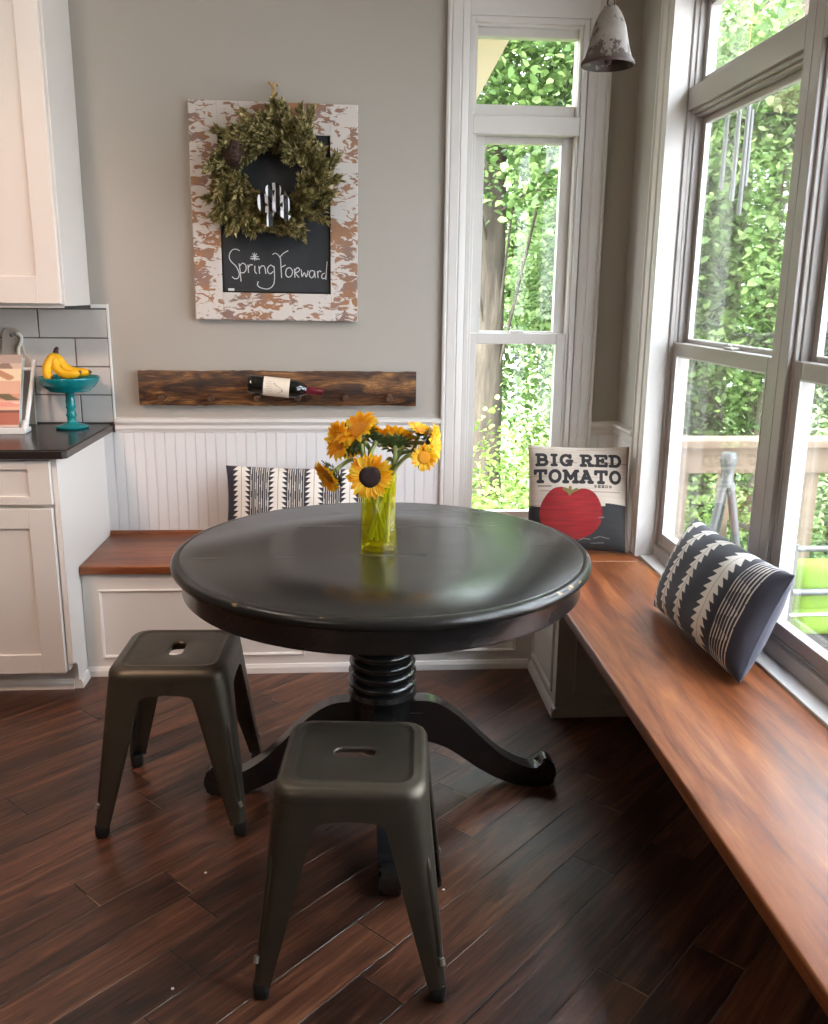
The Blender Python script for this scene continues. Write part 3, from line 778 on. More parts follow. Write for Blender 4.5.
# tomato pillow
def strokes_dist(X, Z, segs):
    d = np.full(X.shape, 9.0)
    for (x0, z0), (x1, z1) in segs:
        vx, vz = x1-x0, z1-z0; l2 = vx*vx+vz*vz+1e-12
        t = np.clip(((X-x0)*vx+(Z-z0)*vz)/l2, 0, 1); d = np.minimum(d, np.hypot(X-x0-t*vx, Z-z0-t*vz))
    return d
def arc(cx, cy, rx, ry, a0, a1, n=12): return [(cx+rx*math.cos(math.radians(a0+(a1-a0)*i/n)), cy+ry*math.sin(math.radians(a0+(a1-a0)*i/n))) for i in range(n+1)]
GL = {
 'B': [[(.18, 0), (.18, 1)], [(.02, 0), (.5, 0)], [(.02, 1), (.5, 1)], [(.18, .52), (.5, .52)], arc(.5, .76, .3, .24, 90, -90), arc(.52, .26, .36, .26, 90, -90)],
 'I': [[(.5, 0), (.5, 1)], [(.2, 0), (.8, 0)], [(.2, 1), (.8, 1)]],
 'G': [arc(.5, .5, .4, .5, 45, 340, 20), [(.88, .42), (.88, .05)], [(.6, .42), (1.0, .42)], [(.84, .78), (.84, 1)]],
 'R': [[(.18, 0), (.18, 1)], [(.02, 0), (.36, 0)], [(.02, 1), (.5, 1)], [(.18, .5), (.5, .5)], arc(.5, .75, .3, .25, 90, -90), [(.5, .5), (.82, 0)], [(.7, 0), (1.0, 0)]],
 'E': [[(.18, 0), (.18, 1)], [(.02, 0), (.9, 0)], [(.02, 1), (.9, 1)], [(.18, .5), (.62, .5)], [(.9, 0), (.9, .24)], [(.9, 1), (.9, .76)], [(.62, .38), (.62, .62)]],
 'D': [[(.2, 0), (.2, 1)], [(.02, 0), (.5, 0)], [(.02, 1), (.5, 1)], arc(.48, .5, .42, .5, 90, -90, 16)],
 'T': [[(.5, 0), (.5, 1)], [(.3, 0), (.7, 0)], [(.05, 1), (.95, 1)], [(.05, 1), (.05, .76)], [(.95, 1), (.95, .76)]],
 'O': [arc(.5, .5, .42, .5, 0, 360, 24)],
 'M': [[(.14, 0), (.14, 1)], [(.86, 0), (.86, 1)], [(.14, 1), (.5, .3)], [(.5, .3), (.86, 1)], [(0, 0), (.28, 0)], [(.72, 0), (1, 0)], [(0, 1), (.14, 1)], [(.86, 1), (1, 1)]],
 'A': [[(.1, 0), (.5, 1)], [(.9, 0), (.5, 1)], [(.26, .36), (.74, .36)], [(0, 0), (.28, 0)], [(.72, 0), (1, 0)], [(.35, 1), (.5, 1)]],
 'S': [arc(.5, .75, .36, .25, 20, 270, 12), arc(.5, .25, .36, .25, 90, -160, 12)],
}
def word(txt, x, z, cw, ch, gap):
    segs = []
    for chx in txt:
        if chx == ' ': x += cw*.55; continue
        k = .55 if chx == 'I' else (1.15 if chx == 'M' else 1)
        for pl in GL[chx]:
            q = [(x+p*cw*k, z+r_*ch) for p, r_ in pl]; segs += list(zip(q, q[1:]))
        x += cw*k+gap
    return segs
TW, TH = .405, .428
SEG1 = word('BIG RED', -.172, .342, .0465, .043, .0105)+word('TOMATO', -.180, .274, .0465, .044, .0115)
SEG2 = word('SEEDS', .055, .254, .011, .008, .004)
SEG3 = [((-.165+i*.011, .256), (-.158+i*.011, .256)) for i in range(5)]
SEG4 = [((.0, .04), (.02, .05)), ((.02, .05), (.045, .046)), ((.06, .052), (.085, .060)), ((.09, .058), (.12, .052)), ((.05, .03), (.10, .034)), ((.075, .135), (.095, .137))]
def tomato_col(U, V, side, X, Z):
    rs = np.random.default_rng(3)
    n = (np.sin(X*37+Z*11)+np.sin(X*13-Z*190+np.sin(X*20)*2)+np.sin(Z*420+X*8))/3
    c = np.zeros(X.shape+(3,)); c[:] = L3(184, 170, 156); c *= (1+.07*n)[..., None]
    pk = np.mod(Z-.004, .058); ln_ = (pk < .0022) & (np.sin(X*31+np.floor(Z/.058)*9) > -.25); c[ln_] = L3(128, 104, 90)
    if side > 0: c *= np.array([.72, .66, .60]); return c
    dark = (Z < .175+.006*np.sin(X*18)+.012*(X > .1)) ; c[dark] = L3(40, 39, 40)*(1+.15*n[dark])[..., None]
    c[X > .19] = L3(150, 126, 110)
    tx = (X+.034)/.118; tz = (Z-.150)/(.114)
    a = np.arctan2(tz, tx); r_ = np.hypot(tx, tz); edge = 1+.05*np.cos(2*a)-.16*np.exp(-((a-1.5)/.28)**2)+.05*np.exp(-((a-2.2)/.3)**2)+.05*np.exp(-((a-.8)/.3)**2)
    tm = r_ < edge
    c[tm] = (L3(132, 16, 20)*(1+.2*n+.05*np.sin(Z*300))[..., None])[tm]
    hl = tm & (np.abs(np.sin(Z*55+X*4)) < .05); c[hl] = L3(116, 16, 20)
    st = strokes_dist(X, Z, [((-.04, .232), (-.062, .246)), ((-.04, .232), (-.014, .244)), ((-.04, .232), (-.040, .226)), ((-.04, .232), (-.038, .252))]) < .006
    c[st] = L3(104, 98, 50)
    c[strokes_dist(X, Z, SEG1) < .0068] = L3(40, 36, 38)
    c[strokes_dist(X, Z, SEG2) < .0014] = L3(60, 54, 54); c[strokes_dist(X, Z, SEG3) < .0024] = L3(80, 72, 70)
    sg = strokes_dist(X, Z, SEG4) < .0022; c[sg] = L3(110, 106, 100)
    return c
pillow('pillow', TW, TH, .13, 300, 300, tomato_col, 'square canvas pillow printed with a big red tomato in the window corner', 'pillow', (1.913, -.360, ZB+.004), (-.31, .0, -.134), None, .035)

# ------------------------------------------------------------------ chalkboard, wreath
fr = thing('framed_chalkboard', (.7225, -.004, 1.333), 0, 'chalkboard in a chippy white and brown wood frame hung on the back wall', 'chalkboard')
fr.rotation_euler = (0, math.radians(.4), 0)
W2, H2 = .3215, .812
for (xa, xb, za, zb) in ((-W2, -.214, 0, H2), (.214, W2, 0, H2), (-.214, .214, 0, .106), (-.214, .214, .700, H2)):
    B().box(xa, xb, -.030, 0, za, zb, .003).build('frame_rail', 'frame', fr)
bd = B().box(-.216, .216, -.016, -.002, .104, .702).build('chalkboard_panel', 'board', fr)
b = B()
lip = .004
b.box(-.214, -.208, -.020, -.016, .106, .70).box(.208, .214, -.020, -.016, .106, .70).box(-.208, .208, -.020, -.016, .106, .112); b.build('inner_lip', 'black', fr)
SPR = [[(210, 110), (195, 102), (175, 105), (160, 125), (158, 150), (170, 170), (190, 190), (205, 225), (198, 250), (182, 254), (168, 244)],
 [(205, 175), (210, 215), (213, 268)], [(207, 190), (222, 173), (238, 182), (240, 205), (228, 222), (212, 222)],
 [(250, 180), (252, 222)], [(252, 195), (262, 180), (275, 182)], [(285, 185), (284, 212), (292, 226)],
 [(305, 185), (308, 226)], [(308, 200), (320, 185), (334, 190), (340, 226)],
 [(380, 190), (365, 180), (350, 195), (350, 215), (362, 225), (378, 212)], [(382, 185), (383, 250), (375, 285), (350, 304), (315, 300), (296, 286), (300, 266)],
 [(375, 125), (390, 118), (405, 128), (415, 145)], [(415, 140), (417, 190), (419, 245)], [(410, 140), (430, 118), (455, 103)], [(418, 190), (440, 178)],
 [(462, 190), (446, 198), (440, 222), (450, 240), (468, 234), (475, 208), (462, 190)],
 [(485, 195), (487, 242)], [(487, 206), (500, 190), (512, 200), (500, 214), (488, 216), (508, 242)],
 [(520, 200), (523, 236), (535, 215), (545, 238), (555, 204)],
 [(585, 206), (568, 205), (560, 225), (570, 242), (584, 230), (587, 206), (591, 242)],
 [(602, 205), (605, 242)], [(604, 216), (613, 204), (622, 210)],
 [(640, 215), (626, 224), (625, 242), (640, 242), (648, 220)], [(652, 155), (648, 200), (645, 250)],
 [(265, 138), (285, 138), (305, 138)], [(275, 122), (285, 138), (297, 154)], [(297, 122), (285, 138), (273, 154)], [(285, 118), (285, 158)], [(262, 148), (310, 150)]]
def chalkpt(u, v): # board-plane position measured on the panel
    return ((u-397)/560*.436+.002, -.0168, .109+(322-v)*.00074)
b = B()
for s_ in SPR: b.ribbon(smoothpts([chalkpt(*p) for p in s_], 4) if len(s_) > 2 else [chalkpt(*p) for p in s_], .0036, (0, -1, 0))
b.build('chalk_lettering', 'chalk', bd)
B().box(-.192, -.168, -.026, -.018, .112, .122, .002).build('chalk_stub', 'chalk', fr)

wr = thing('wreath', (.718, -.075, 1.874), 0, 'olive green wreath with a pinecone and checked bow hanging over the chalkboard', 'wreath')
def blades(n, cfun, lrange, wrange, out, seed):
    rs = np.random.default_rng(seed); P = []; Fc = []
    for i in range(n):
        p, d, nn = cfun(rs); l_ = rs.uniform(*lrange); w_ = rs.uniform(*wrange)
        d = d/np.linalg.norm(d); s_ = np.cross(d, nn); s_ /= np.linalg.norm(s_)+1e-9; k = len(P); up = np.cross(s_, d)
        P += [p, p+d*l_*.45-s_*w_+up*w_*.4, p+d*l_, p+d*l_*.45+s_*w_+up*w_*.4, p+d*l_*.5]
        Fc += [(k, k+1, k+4), (k+1, k+2, k+4), (k, k+4, k+3), (k+4, k+2, k+3)]
    return P, Fc
NB = 105
def spray_sites(rs0=np.random.default_rng(5)):
    S_ = []
    for i in range(NB*2):
        a = 2*PI*i/(NB*2)+rs0.uniform(-.06, .06)
        if abs((a % (2*PI))-2.62) < .16 and rs0.random() < .85: continue   # gap where the cone sits
        if abs((a % (2*PI))-4.72) < .15 and rs0.random() < .4: continue
        q = rs0.uniform(.106, .203); outw = rs0.uniform(-.55, 1.0)
        p = np.array([q*math.cos(a), rs0.uniform(-.035, .02), q*math.sin(a)])
        d = np.array([math.cos(a)*outw-math.sin(a)*rs0.uniform(.3, .9), rs0.uniform(-.75, -.05), math.sin(a)*outw+math.cos(a)*rs0.uniform(.3, .9)])
        if outw < 0: d *= .75
        if p[2]+.09*d[2]/np.linalg.norm(d) < -.232: continue
        S_.append((p, d/np.linalg.norm(d), rs0.uniform(.06, .105)*(1 if outw > 0 else .65)))
    return S_
sites = spray_sites()
def sprayf(rs):
    p, d, l_ = sites[rs.integers(len(sites))]; f = rs.uniform(0, 1)
    side = rs.normal(size=3); side -= d*side.dot(d); side /= np.linalg.norm(side)
    pos = p+d*l_*f+side*.004
    return pos, d*.65+side*.75*(1-.4*f)+np.array([0, -.15, 0]), rs.normal(size=3)
P, Fc = blades(19000, sprayf, (.016, .034), (.0040, .0072), 0, 11)
link('greenery', grid_mesh('greenery', [tuple(map(float, p)) for p in P], Fc), 'wreath', wr)
b = B(); b.tube([(.155*math.cos(a), .02, .155*math.sin(a)) for a in [2*PI*i/40 for i in range(41)]], .022, 10); b.build('vine_ring', 'cone', wr, 60)
pc = Vector((-.135, -.055, .070)); b = B()
ax = Vector((.25, -.45, .85)).normalized(); Rc = basis(ax)
b.loops([[pc+Rc @ Vector((r_*math.cos(2*PI*i/16), r_*math.sin(2*PI*i/16), z)) for i in range(16)] for r_, z in ((.004, -.05), (.024, -.04), (.030, -.015), (.024, .02), (.010, .045), (.002, .05))], True, True, True)
cone_o = b.build('pinecone', 'cone', wr, 60)
b = B()
for k in range(90):
    f = k/90; a = k*2.39996; z = -.045+.092*f; r_ = .034*math.sin(min(1, (f*.85+.18))*PI)**.6+.004
    c = pc+Rc @ Vector((r_*math.cos(a), r_*math.sin(a), z)); o_ = Rc @ Vector((math.cos(a), math.sin(a), .5)).normalized(); tg = o_.cross(ax).normalized()
    rows = [[c-o_*.012-tg*.005, c-o_*.012+tg*.005], [c+o_*.002-tg*.0065, c+o_*.002+tg*.0065], [c+o_*.007-tg*.002+ax*.002, c+o_*.007+tg*.002+ax*.002]]
    b.loops(rows, False)
b.build('cone_scales', 'conetip', cone_o)
# bow of checked ribbon
bw = Vector((.012, -.090, -.118)); b = B()
def rib(pts, w_, tw_=0):
    pts = smoothpts(pts, 5); rows = []
    for i, p in enumerate(pts):
        d = (pts[min(i+1, len(pts)-1)]-pts[max(i-1, 0)]).normalized(); y = Vector((.25*math.sin(tw_), -.5, .15)).normalized(); s_ = d.cross(Vector((0, -1, 0)) if abs(d.y) < .9 else Vector((1, 0, 0)))
        s_ = (s_.normalized()*.75+Vector((0, -1, 0))*.5).normalized(); rows.append([p-s_*w_/2, p+s_*w_/2])
    b.loops(rows, False)
K = .72
for path, w_ in (([(-.03, -.02, .03), (-.062, -.01, .045), (-.060, 0, -.01), (-.02, -.01, -.012)], .040), ([(.02, -.02, .05), (.022, -.01, .095), (-.022, 0, .09), (-.012, -.01, .03)], .040), ([(.03, -.02, .03), (.062, -.01, .04), (.06, 0, -.02), (.02, -.01, -.012)], .040), ([(-.018, -.015, -.045), (-.022, 0, -.10)], .036), ([(.04, -.015, -.035), (.08, 0, -.060)], .036)):
    pts_ = [bw]+[bw+Vector(q)*K for q in path]+([bw] if len(path) > 2 else [])
    rib(pts_, w_*K)
bow = b.build('ribbon_bow', 'ribbon', wr)
B().lathe([(.004, -.016), (.013, -.010), (.015, 0), (.013, .010), (.004, .016)], 14, tuple(bw+Vector((0, -.012, 0)))).build('bow_knot', 'ribbon', bow, 60)
b = B(); b.tube(smoothpts([(.0, .02, .15), (.004, .0, .23), (.008, .035, .30), (.012, .055, .335)], 5), .004, 8).tube(smoothpts([(.012, .02, .15), (.014, .0, .23), (.015, .035, .30), (.014, .055, .335)], 5), .004, 8)
b.tube(smoothpts([(-.004, .045, .342), (.010, .03, .325), (.022, .045, .338), (.03, .05, .33)], 5), .005, 8); b.build('hanging_twine', 'twine', wr, 60)

# ------------------------------------------------------------------ wine board and bottle
wrk = thing('wine_rack', (.7225, -.0, 1.06), 0, 'long dark rustic wood plank with pegs mounted above the chair rail', 'wine rack')
b = B(); nx = 60
rings = []
rs = np.random.default_rng(2)
for i in range(nx+1):
    x = -.5625+1.125*i/nx; e1, e2 = .0012*math.sin(i*.4)+.0008*rs.normal(), .0012*math.sin(i*.3+1)+.0008*rs.normal()
    rings.append([(x, .002, -.069+e1), (x, -.034, -.069+e1), (x, -.038, -.064+e1), (x, -.038, .064+e2), (x, -.034, .069+e2), (x, .002, .069+e2)])
b.loops(rings, True, True, True); b.build('plank', 'rack', wrk, 40)
for px in (.257, .452, .635, .800, .994, 1.172):
    b = B(); x = px-.7225
    b.bm.verts.ensure_lookup_table()
    m0 = [[(x+r_*math.cos(2*PI*i/18), y, -.034+r_*math.sin(2*PI*i/18)) for i in range(18)] for y, r_ in ((-.030, .0135), (-.082, .0135), (-.086, .011))]
    b.loops(m0, True, True, True); b.build('peg', 'peg', wrk, 50)
bt = thing('wine_bottle', (.604, -.079, 1.083), 0, 'dark wine bottle with cream label lying on the pegs of the plank', 'bottle')
bt.rotation_euler = (0, math.radians(90+6.0), 0)
# local z runs along the bottle toward the neck
B().lathe([(.001, .012), (.028, .004), (.034, 0), (.0375, .006), (.038, .02), (.038, .175), (.0375, .19), (.033, .206), (.024, .222), (.017, .236), (.0148, .25), (.0145, .292), (.016, .294), (.016, .30), (.001, .30)], 40).build('bottle_body', 'bottle', bt, 50)
# label patch wraps the front of the body with a printed mark
nu, nvv = 60, 40; P = []; cc = []
for j in range(nvv):
    for i in range(nu):
        a = math.radians(-110+220*i/(nu-1)); z = .062+.104*j/(nvv-1); r_ = .0384
        # local +x is down, -x is up after rotation; world -Y faces camera
        P.append((r_*math.sin(a), -r_*math.cos(a), z))
        c = L3(222, 208, 190); u_, v_ = i/(nu-1)*2-1, j/(nvv-1)
        if abs(v_-.58-.16*math.sin(u_*9+.6)) < .022 and -.26 < u_ < .30: c = L3(150, 136, 126)
        if .12 < v_ < .34 and -.34 < u_ < .34 and (i % 4) == 0: c = L3(188, 174, 158)
        cc.append((*c, 1))
Fq = [(j*nu+i, j*nu+i+1, (j+1)*nu+i+1, (j+1)*nu+i) for j in range(nvv-1) for i in range(nu-1)]
link('label', grid_mesh('label', P, Fq, cc), 'label', bt, 180)
B().lathe([(.0190, .230), (.0160, .242), (.0158, .25), (.0155, .291), (.0168, .293), (.0168, .301), (.001, .3015)], 30, cap=False).build('foil_capsule', 'foil', bt, 50)

# ------------------------------------------------------------------ bell
bl = thing('bell', (1.776, -.9, 2.104), 0, 'distressed white metal bell hanging from a cord beside the windows', 'bell')
B().lathe([(.0775, 0), (.0785, .004), (.077, .009), (.068, .022), (.061, .045), (.054, .075), (.047, .105), (.038, .128), (.028, .145), (.022, .151), (.021, .156), (.012, .159), (.001, .160), (.001, .155), (.018, .148), (.034, .126), (.043, .103), (.050, .074), (.057, .044), (.064, .02), (.0735, 0), (.0775, 0)], 48, cap=False).build('bell_body', 'bell', bl, 60)
B().lathe([(.0742, .0005), (.0635, .0205), (.0565, .0445), (.0495, .0745), (.0425, .1035), (.0335, .1265), (.0175, .1485)], 48, cap=False).lathe([(.0735, -.0008), (.0775, -.0008), (.0792, .004), (.0775, .0095), (.0735, -.0008)], 48, cap=False).build('bell_lining', 'bellin', bl, 60)
B().tube([(.011*math.cos(a), 0, .168+.012*math.sin(a)) for a in [2*PI*i/20 for i in range(21)]], .0025, 8).build('loop', 'bellin', bl, 60)
B().tube([(0, 0, .15), (0, 0, .03)], .003, 8).lathe([(.001, .03), (.009, .025), (.012, .014), (.009, .005), (.001, .002)], 16).build('clapper', 'bellin', bl, 60)
B().tube([(0, 0, .178), (.001, 0, .3), (0, 0, ZC-2.104)], .003, 6).build('cord', 'twine', bl, 60)

# ------------------------------------------------------------------ counter objects
bo = thing('footed_bowl', (-.079, -.150, .914), 0, 'teal footed bowl of bananas on the dark counter', 'bowl')
B().lathe([(.001, .0005), (.058, .0005), (.062, .004), (.062, .010), (.056, .013), (.040, .017), (.022, .022), (.017, .03), (.0165, .045), (.021, .052), (.017, .060), (.0155, .075), (.020, .083), (.017, .092), (.019, .105), (.0165, .118), (.0175, .138), (.026, .150)], 56).build('stem_foot', 'teal', bo, 60)
B().lathe([(.001, .146), (.074, .146), (.080, .150), (.081, .154), (.096, .163), (.108, .178), (.1155, .194), (.117, .199), (.1155, .202), (.112, .201), (.106, .188), (.094, .172), (.078, .162), (.001, .160)], 64).build('bowl_body', 'teal', bo, 60)
bn = thing('banana_bunch', (-.103, -.150, 1.030), 0, 'bunch of ripe bananas sitting in the teal bowl', 'fruit')
def banana(pts, r0):
    pts = smoothpts(pts, 7); n = len(pts); rad = []
    cols = []
    for i in range(n):
        f = i/(n-1); r_ = r0*min(1, .30+4.0*max(0, f-.08)) if f < .26 else (r0 if f < .78 else r0*(1-.75*((f-.78)/.22)**1.6)); rad.append(r_)
        c = L3(236, 182, 26)
        if f < .14: c = L3(150, 140, 40)*(1-f/.14)*.8+c*(f/.14)
        if f > .95: c = L3(90, 60, 22)
        cols += [(*c, 1)]*7
    b = B().tube(pts, rad, 7); me_o = b.build('banana', 'banana', bn, 55)
    a = me_o.data.color_attributes.new('Col', 'FLOAT_COLOR', 'POINT'); a.data.foreach_set('color', np.asarray(cols, np.float32).ravel())
banana([(-.022, .005, .180), (-.030, .0, .160), (-.045, -.020, .125), (-.040, -.040, .09), (-.015, -.055, .085)], .0185)
banana([(-.018, .006, .180), (-.020, .0, .158), (-.012, -.014, .120), (.018, -.028, .097), (.055, -.036, .097), (.085, -.036, .108)], .0185)
banana([(-.014, .010, .180), (-.012, .010, .158), (.008, .012, .122), (.040, .012, .104), (.080, .008, .100), (.112, .0, .105)], .0185)
B().tube([(-.018, .006, .176), (-.016, .006, .188), (-.010, .006, .197)], [.010, .009, .006], 10).build('stem', 'cone', bn, 50)

ck = thing('cookbook_stand', (-.36, -.215, .914), 0, 'white cookbook stand on the dark counter at the left edge', 'stand')
ck.rotation_euler = (0, 0, math.radians(4))
B().box(-.20, .145, -.075, -.02, .0, .014, .002).box(-.20, .145, -.098, -.090, 0, .024, .002).box(-.20, .145, -.092, -.07, 0, .014, .002).build('ledge', 'white', ck)
b = B().tube([(.133, -.035, .012), (.157, .075, .262)], .0085, 10).tube([(-.17, -.035, .012), (-.155, .075, .262)], .0085, 10).tube([(-.16, .062, .23), (.15, .062, .23)], .006, 8); b.build('back_posts', 'white', ck, 50)
b = B().box(.120, .150, -.092, -.02, 0, .02, .006).lathe([(.001, 0), (.013, 0), (.013, .012), (.009, .024), (.011, .032), (.001, .036)], 16, (.135, -.052, .012)); b.build('foot_knob', 'white', ck, 50)
bk = thing('cookbook', (-.388, -.285, .936), 0, 'cookbook with a pink and peach photo cover leaning on the white stand', 'book')
bk.rotation_euler = (math.radians(-27), 0, math.radians(4))
B().box(-.155, .147, -.0, .026, .003, .285, .001).build('pages', paint('book_page_edges', rgb(206, 208, 204), .8, .1, 200), bk)
nu, nvv = 100, 90; P = []; cc = []
for j in range(nvv):
    for i in range(nu):
        u_, v_ = i/(nu-1), j/(nvv-1); P.append((-.158+.308*u_, -.003, .292*v_))
        c = L3(226, 176, 150)
        s_ = math.sin(u_*23+math.sin(v_*17)*2)+math.sin(v_*31+u_*9)
        if v_ > .88: c = L3(190, 168, 156)
        elif v_ > .80: c = L3(150, 122, 108) if s_ > .5 else L3(216, 190, 170)
        elif v_ > .64: c = L3(238, 214, 182) if s_ > -.4 else L3(196, 140, 104)
        elif .36 < v_ < .46: c = L3(96, 84, 54) if s_ > .1 else L3(214, 150, 124)
        elif .27 < v_ < .34: c = L3(228, 150, 136) if s_ < .6 else L3(236, 206, 190)
        elif .20 < v_ < .235: c = L3(112, 60, 50)
        elif v_ < .20: c = L3(170, 88, 66) if v_ > .03 else L3(208, 178, 168)
        cc.append((*c, 1))
n0 = len(P)
Fq = [(j*nu+i, j*nu+i+1, (j+1)*nu+i+1, (j+1)*nu+i) for j in range(nvv-1) for i in range(nu-1)]
link('front_cover', grid_mesh('front_cover', P, Fq, cc), 'attr_paper', bk)
B().box(-.158, .15, .026, .029, 0, .292).box(-.158, .15, -.0028, -.0004, 0, .292).build('cover_board', 'white', bk)
cbd = thing('cutting_board', (-.325, -.034, .914), 0, 'pale wood cutting board with a round handle hole behind the cookbook', 'cutting board')
cbd.rotation_euler = (math.radians(-3.2), 0, 0)
out = [(-.07, 0), (.07, 0), (.07, .235), (.062, .262), (.045, .275)]+[(.037*math.cos(a), .345+.037*math.sin(a)) for a in np.linspace(-.3, PI+.3, 14)]+[(-.045, .275), (-.062, .262), (-.07, .235)]
b = B().profile(out, (0, -.009, 0), (1, 0, 0), (0, 0, 1), (0, 1, 0), .016); M['palewood'] = wood('pale_beech', [rgb(176, 164, 152), rgb(200, 190, 178)], 2, .6)
b.build('board', 'palewood', cbd, 40)
B().lathe([(.001, 0), (.007, 0), (.007, .001), (.001, .001)], 16).build('hanging_hole', 'gasket', cbd, None, (0, -.0095, .352), (PI/2, 0, 0))
B().tube(smoothpts([(0, -.012, .352), (.022, -.016, .358), (.040, -.018, .345), (.036, -.018, .322), (.026, -.018, .30), (.028, -.018, .262)], 6), [.003]*6+[.0075]*25, 8).build('hanging_strap', paint('strap_leather', rgb(214, 208, 198), .7), cbd, 60)

# crumbs
for i, (x, y, s_) in enumerate(((.635, -1.70, .0042), (.625, -2.09, .004), (1.235, -1.80, .004))):
    b = B(); bmesh.ops.create_icosphere(b.bm, subdivisions=1, radius=s_)
    for v in b.bm.verts: v.co = Vector((v.co.x*random.uniform(.7, 1.3), v.co.y*random.uniform(.6, 1.1), (v.co.z+s_*.8)*.55))
    o = b.build('crumb', 'white', None, None, (x, y, .0)); tag(o, ['white crumb on the floor in front of the left stool', 'white crumb on the floor left of the nearest stool foot', 'white crumb on the floor beside the nearest stool on its right'][i], 'crumb', 'crumbs on the floor')

# ------------------------------------------------------------------ outdoors
DZ = -.15
struct('ground', B().box(-14, 40, .2, 45, -3.2, -2.6), 'ground')
struct('bounce_ground', B().box(2.4, 40, -14, .2, -3.2, -2.6), paint('pale_bounce_ground', rgb(196, 194, 192), .95, .1, 3, .3, 20))  # unseen pale ground, added to bounce neutral light into the room
b = B(); y = -5.0
while y < .5:
    b.box(2.33, 5.2, y, y+.134, DZ-.035, DZ, .003, 1); y += .14
struct('deck_floor', b, 'deck')
rl = thing('deck_railing', (3.6, .5, DZ), 0, 'weathered wooden railing along the end of the deck outside the big windows', 'railing'); O = rl.location
b = B().box(2.32, 5.2, .40, .56, .735, .773, .005); L(b).build('cap_rail', 'rail', rl)
b = B().box(2.32, 5.2, .465, .503, .600, .735, .003); L(b).build('top_board', 'rail', rl)
b = B().box(2.32, 5.2, .465, .503, DZ+.06, DZ+.15, .003); L(b).build('bottom_board', 'rail', rl)
x = 2.655
while x < 5.2:
    b = B().box(x-.032, x+.032, .503, .535, DZ+.06, .735, .002); L(b).build('baluster', 'rail', rl); x += .224
tp = thing('tripod_stand', (2.715, .12, DZ), 0, 'grey tripod stand with a silver head standing on the deck outside the far window', 'stand')
B().lathe([(.001, .76), (.034, .76), (.034, .78), (.026, .80), (.030, .84), (.036, .87), (.036, .90), (.030, .915), (.001, .92)], 20).build('head', 'steel', tp, 50)
for a in (200, 330, 90):
    c, s_ = math.cos(math.radians(a)), math.sin(math.radians(a)); B().tube([(.015*c, .015*s_, .78), (.16*c, .16*s_, 0)], [.020, .015], 10).build('leg', 'steel', tp, 50)
lc = thing('patio_chair', (3.35, -.15, DZ), 0, 'lime green cushioned patio chair with grey metal bars on the deck', 'chair')
b = B()
b.box(-.38, .46, .02, .16, .20, .46, .05, 4); b.box(-.38, .46, -.02, .62, .14, .26, .04, 3); b.build('cushion', 'green_fabric', lc, 50)
b = B()
b.tube([(-.42, 0, .54), (.50, 0, .54)], .014, 10).tube([(-.42, -.01, .345), (.50, -.01, .345)], .016, 10)
for x in (-.42, .50): b.tube([(x, 0, 0), (x, 0, .56)], .014, 10).tube([(x, .62, 0), (x, .62, .5), (x, 0, .54)], .014, 10)
b.build('frame', 'steel', lc, 50)
B().tube([(-.42, -.02, .245), (.50, -.02, .245)], .007, 8).build('lower_bar', 'white', lc, 50)
wc = thing('wind_chime', (2.62, .09, 2.25), 0, 'wind chime of four metal tubes hanging outside the far big window', 'wind chime')
B().tube([(0, 0, ZC+.02-2.25), (0, 0, .0)], .0012, 6).build('cord', 'twine', wc)
B().lathe([(.001, .0), (.075, 0), (.075, .012), (.001, .012)], 24).build('top_disc', 'rail', wc, 40)
for k, (dx, dy, ln_) in enumerate(((-.03, .14, .31), (-.01, .02, .36), (.0, -.085, .42), (.05, .05, .30))):
    o = B().tube([(dx*.6, dy*.45, 0), (dx, dy*.6, -.055)], .0015, 6).tube([(dx, dy*.6, -.055), (dx, dy*.6, -.055-ln_)], .009, 12).build('tube', 'steel', wc, 50)
br = thing('porch_brace', (1.35, .5, 0), 0, 'cream porch post and diagonal brace seen through the back transom', 'brace')
B().box(-.16, .0, -.08, .08, -2.6, 2.77).build('post', 'exterior', br)
arcp = [(.0, 1.95), (.10, 2.08), (.165, 2.20), (.225, 2.32), (.31, 2.45), (.42, 2.57), (.62, 2.72), (.62, 2.77), (.42, 2.77), (.36, 2.68), (.22, 2.54), (.12, 2.38), (.06, 2.25), (.0, 2.14)]
arcp = [(.0, 1.95), (.18, 2.19), (.24, 2.30), (.40, 2.585), (.52, 2.77), (.33, 2.77), (.22, 2.585), (.0, 2.28)]
B().profile(arcp, (0, -.045, 0), (1, 0, 0), (0, 0, 1), (0, 1, 0), .09).build('diagonal_brace', 'exterior', br)

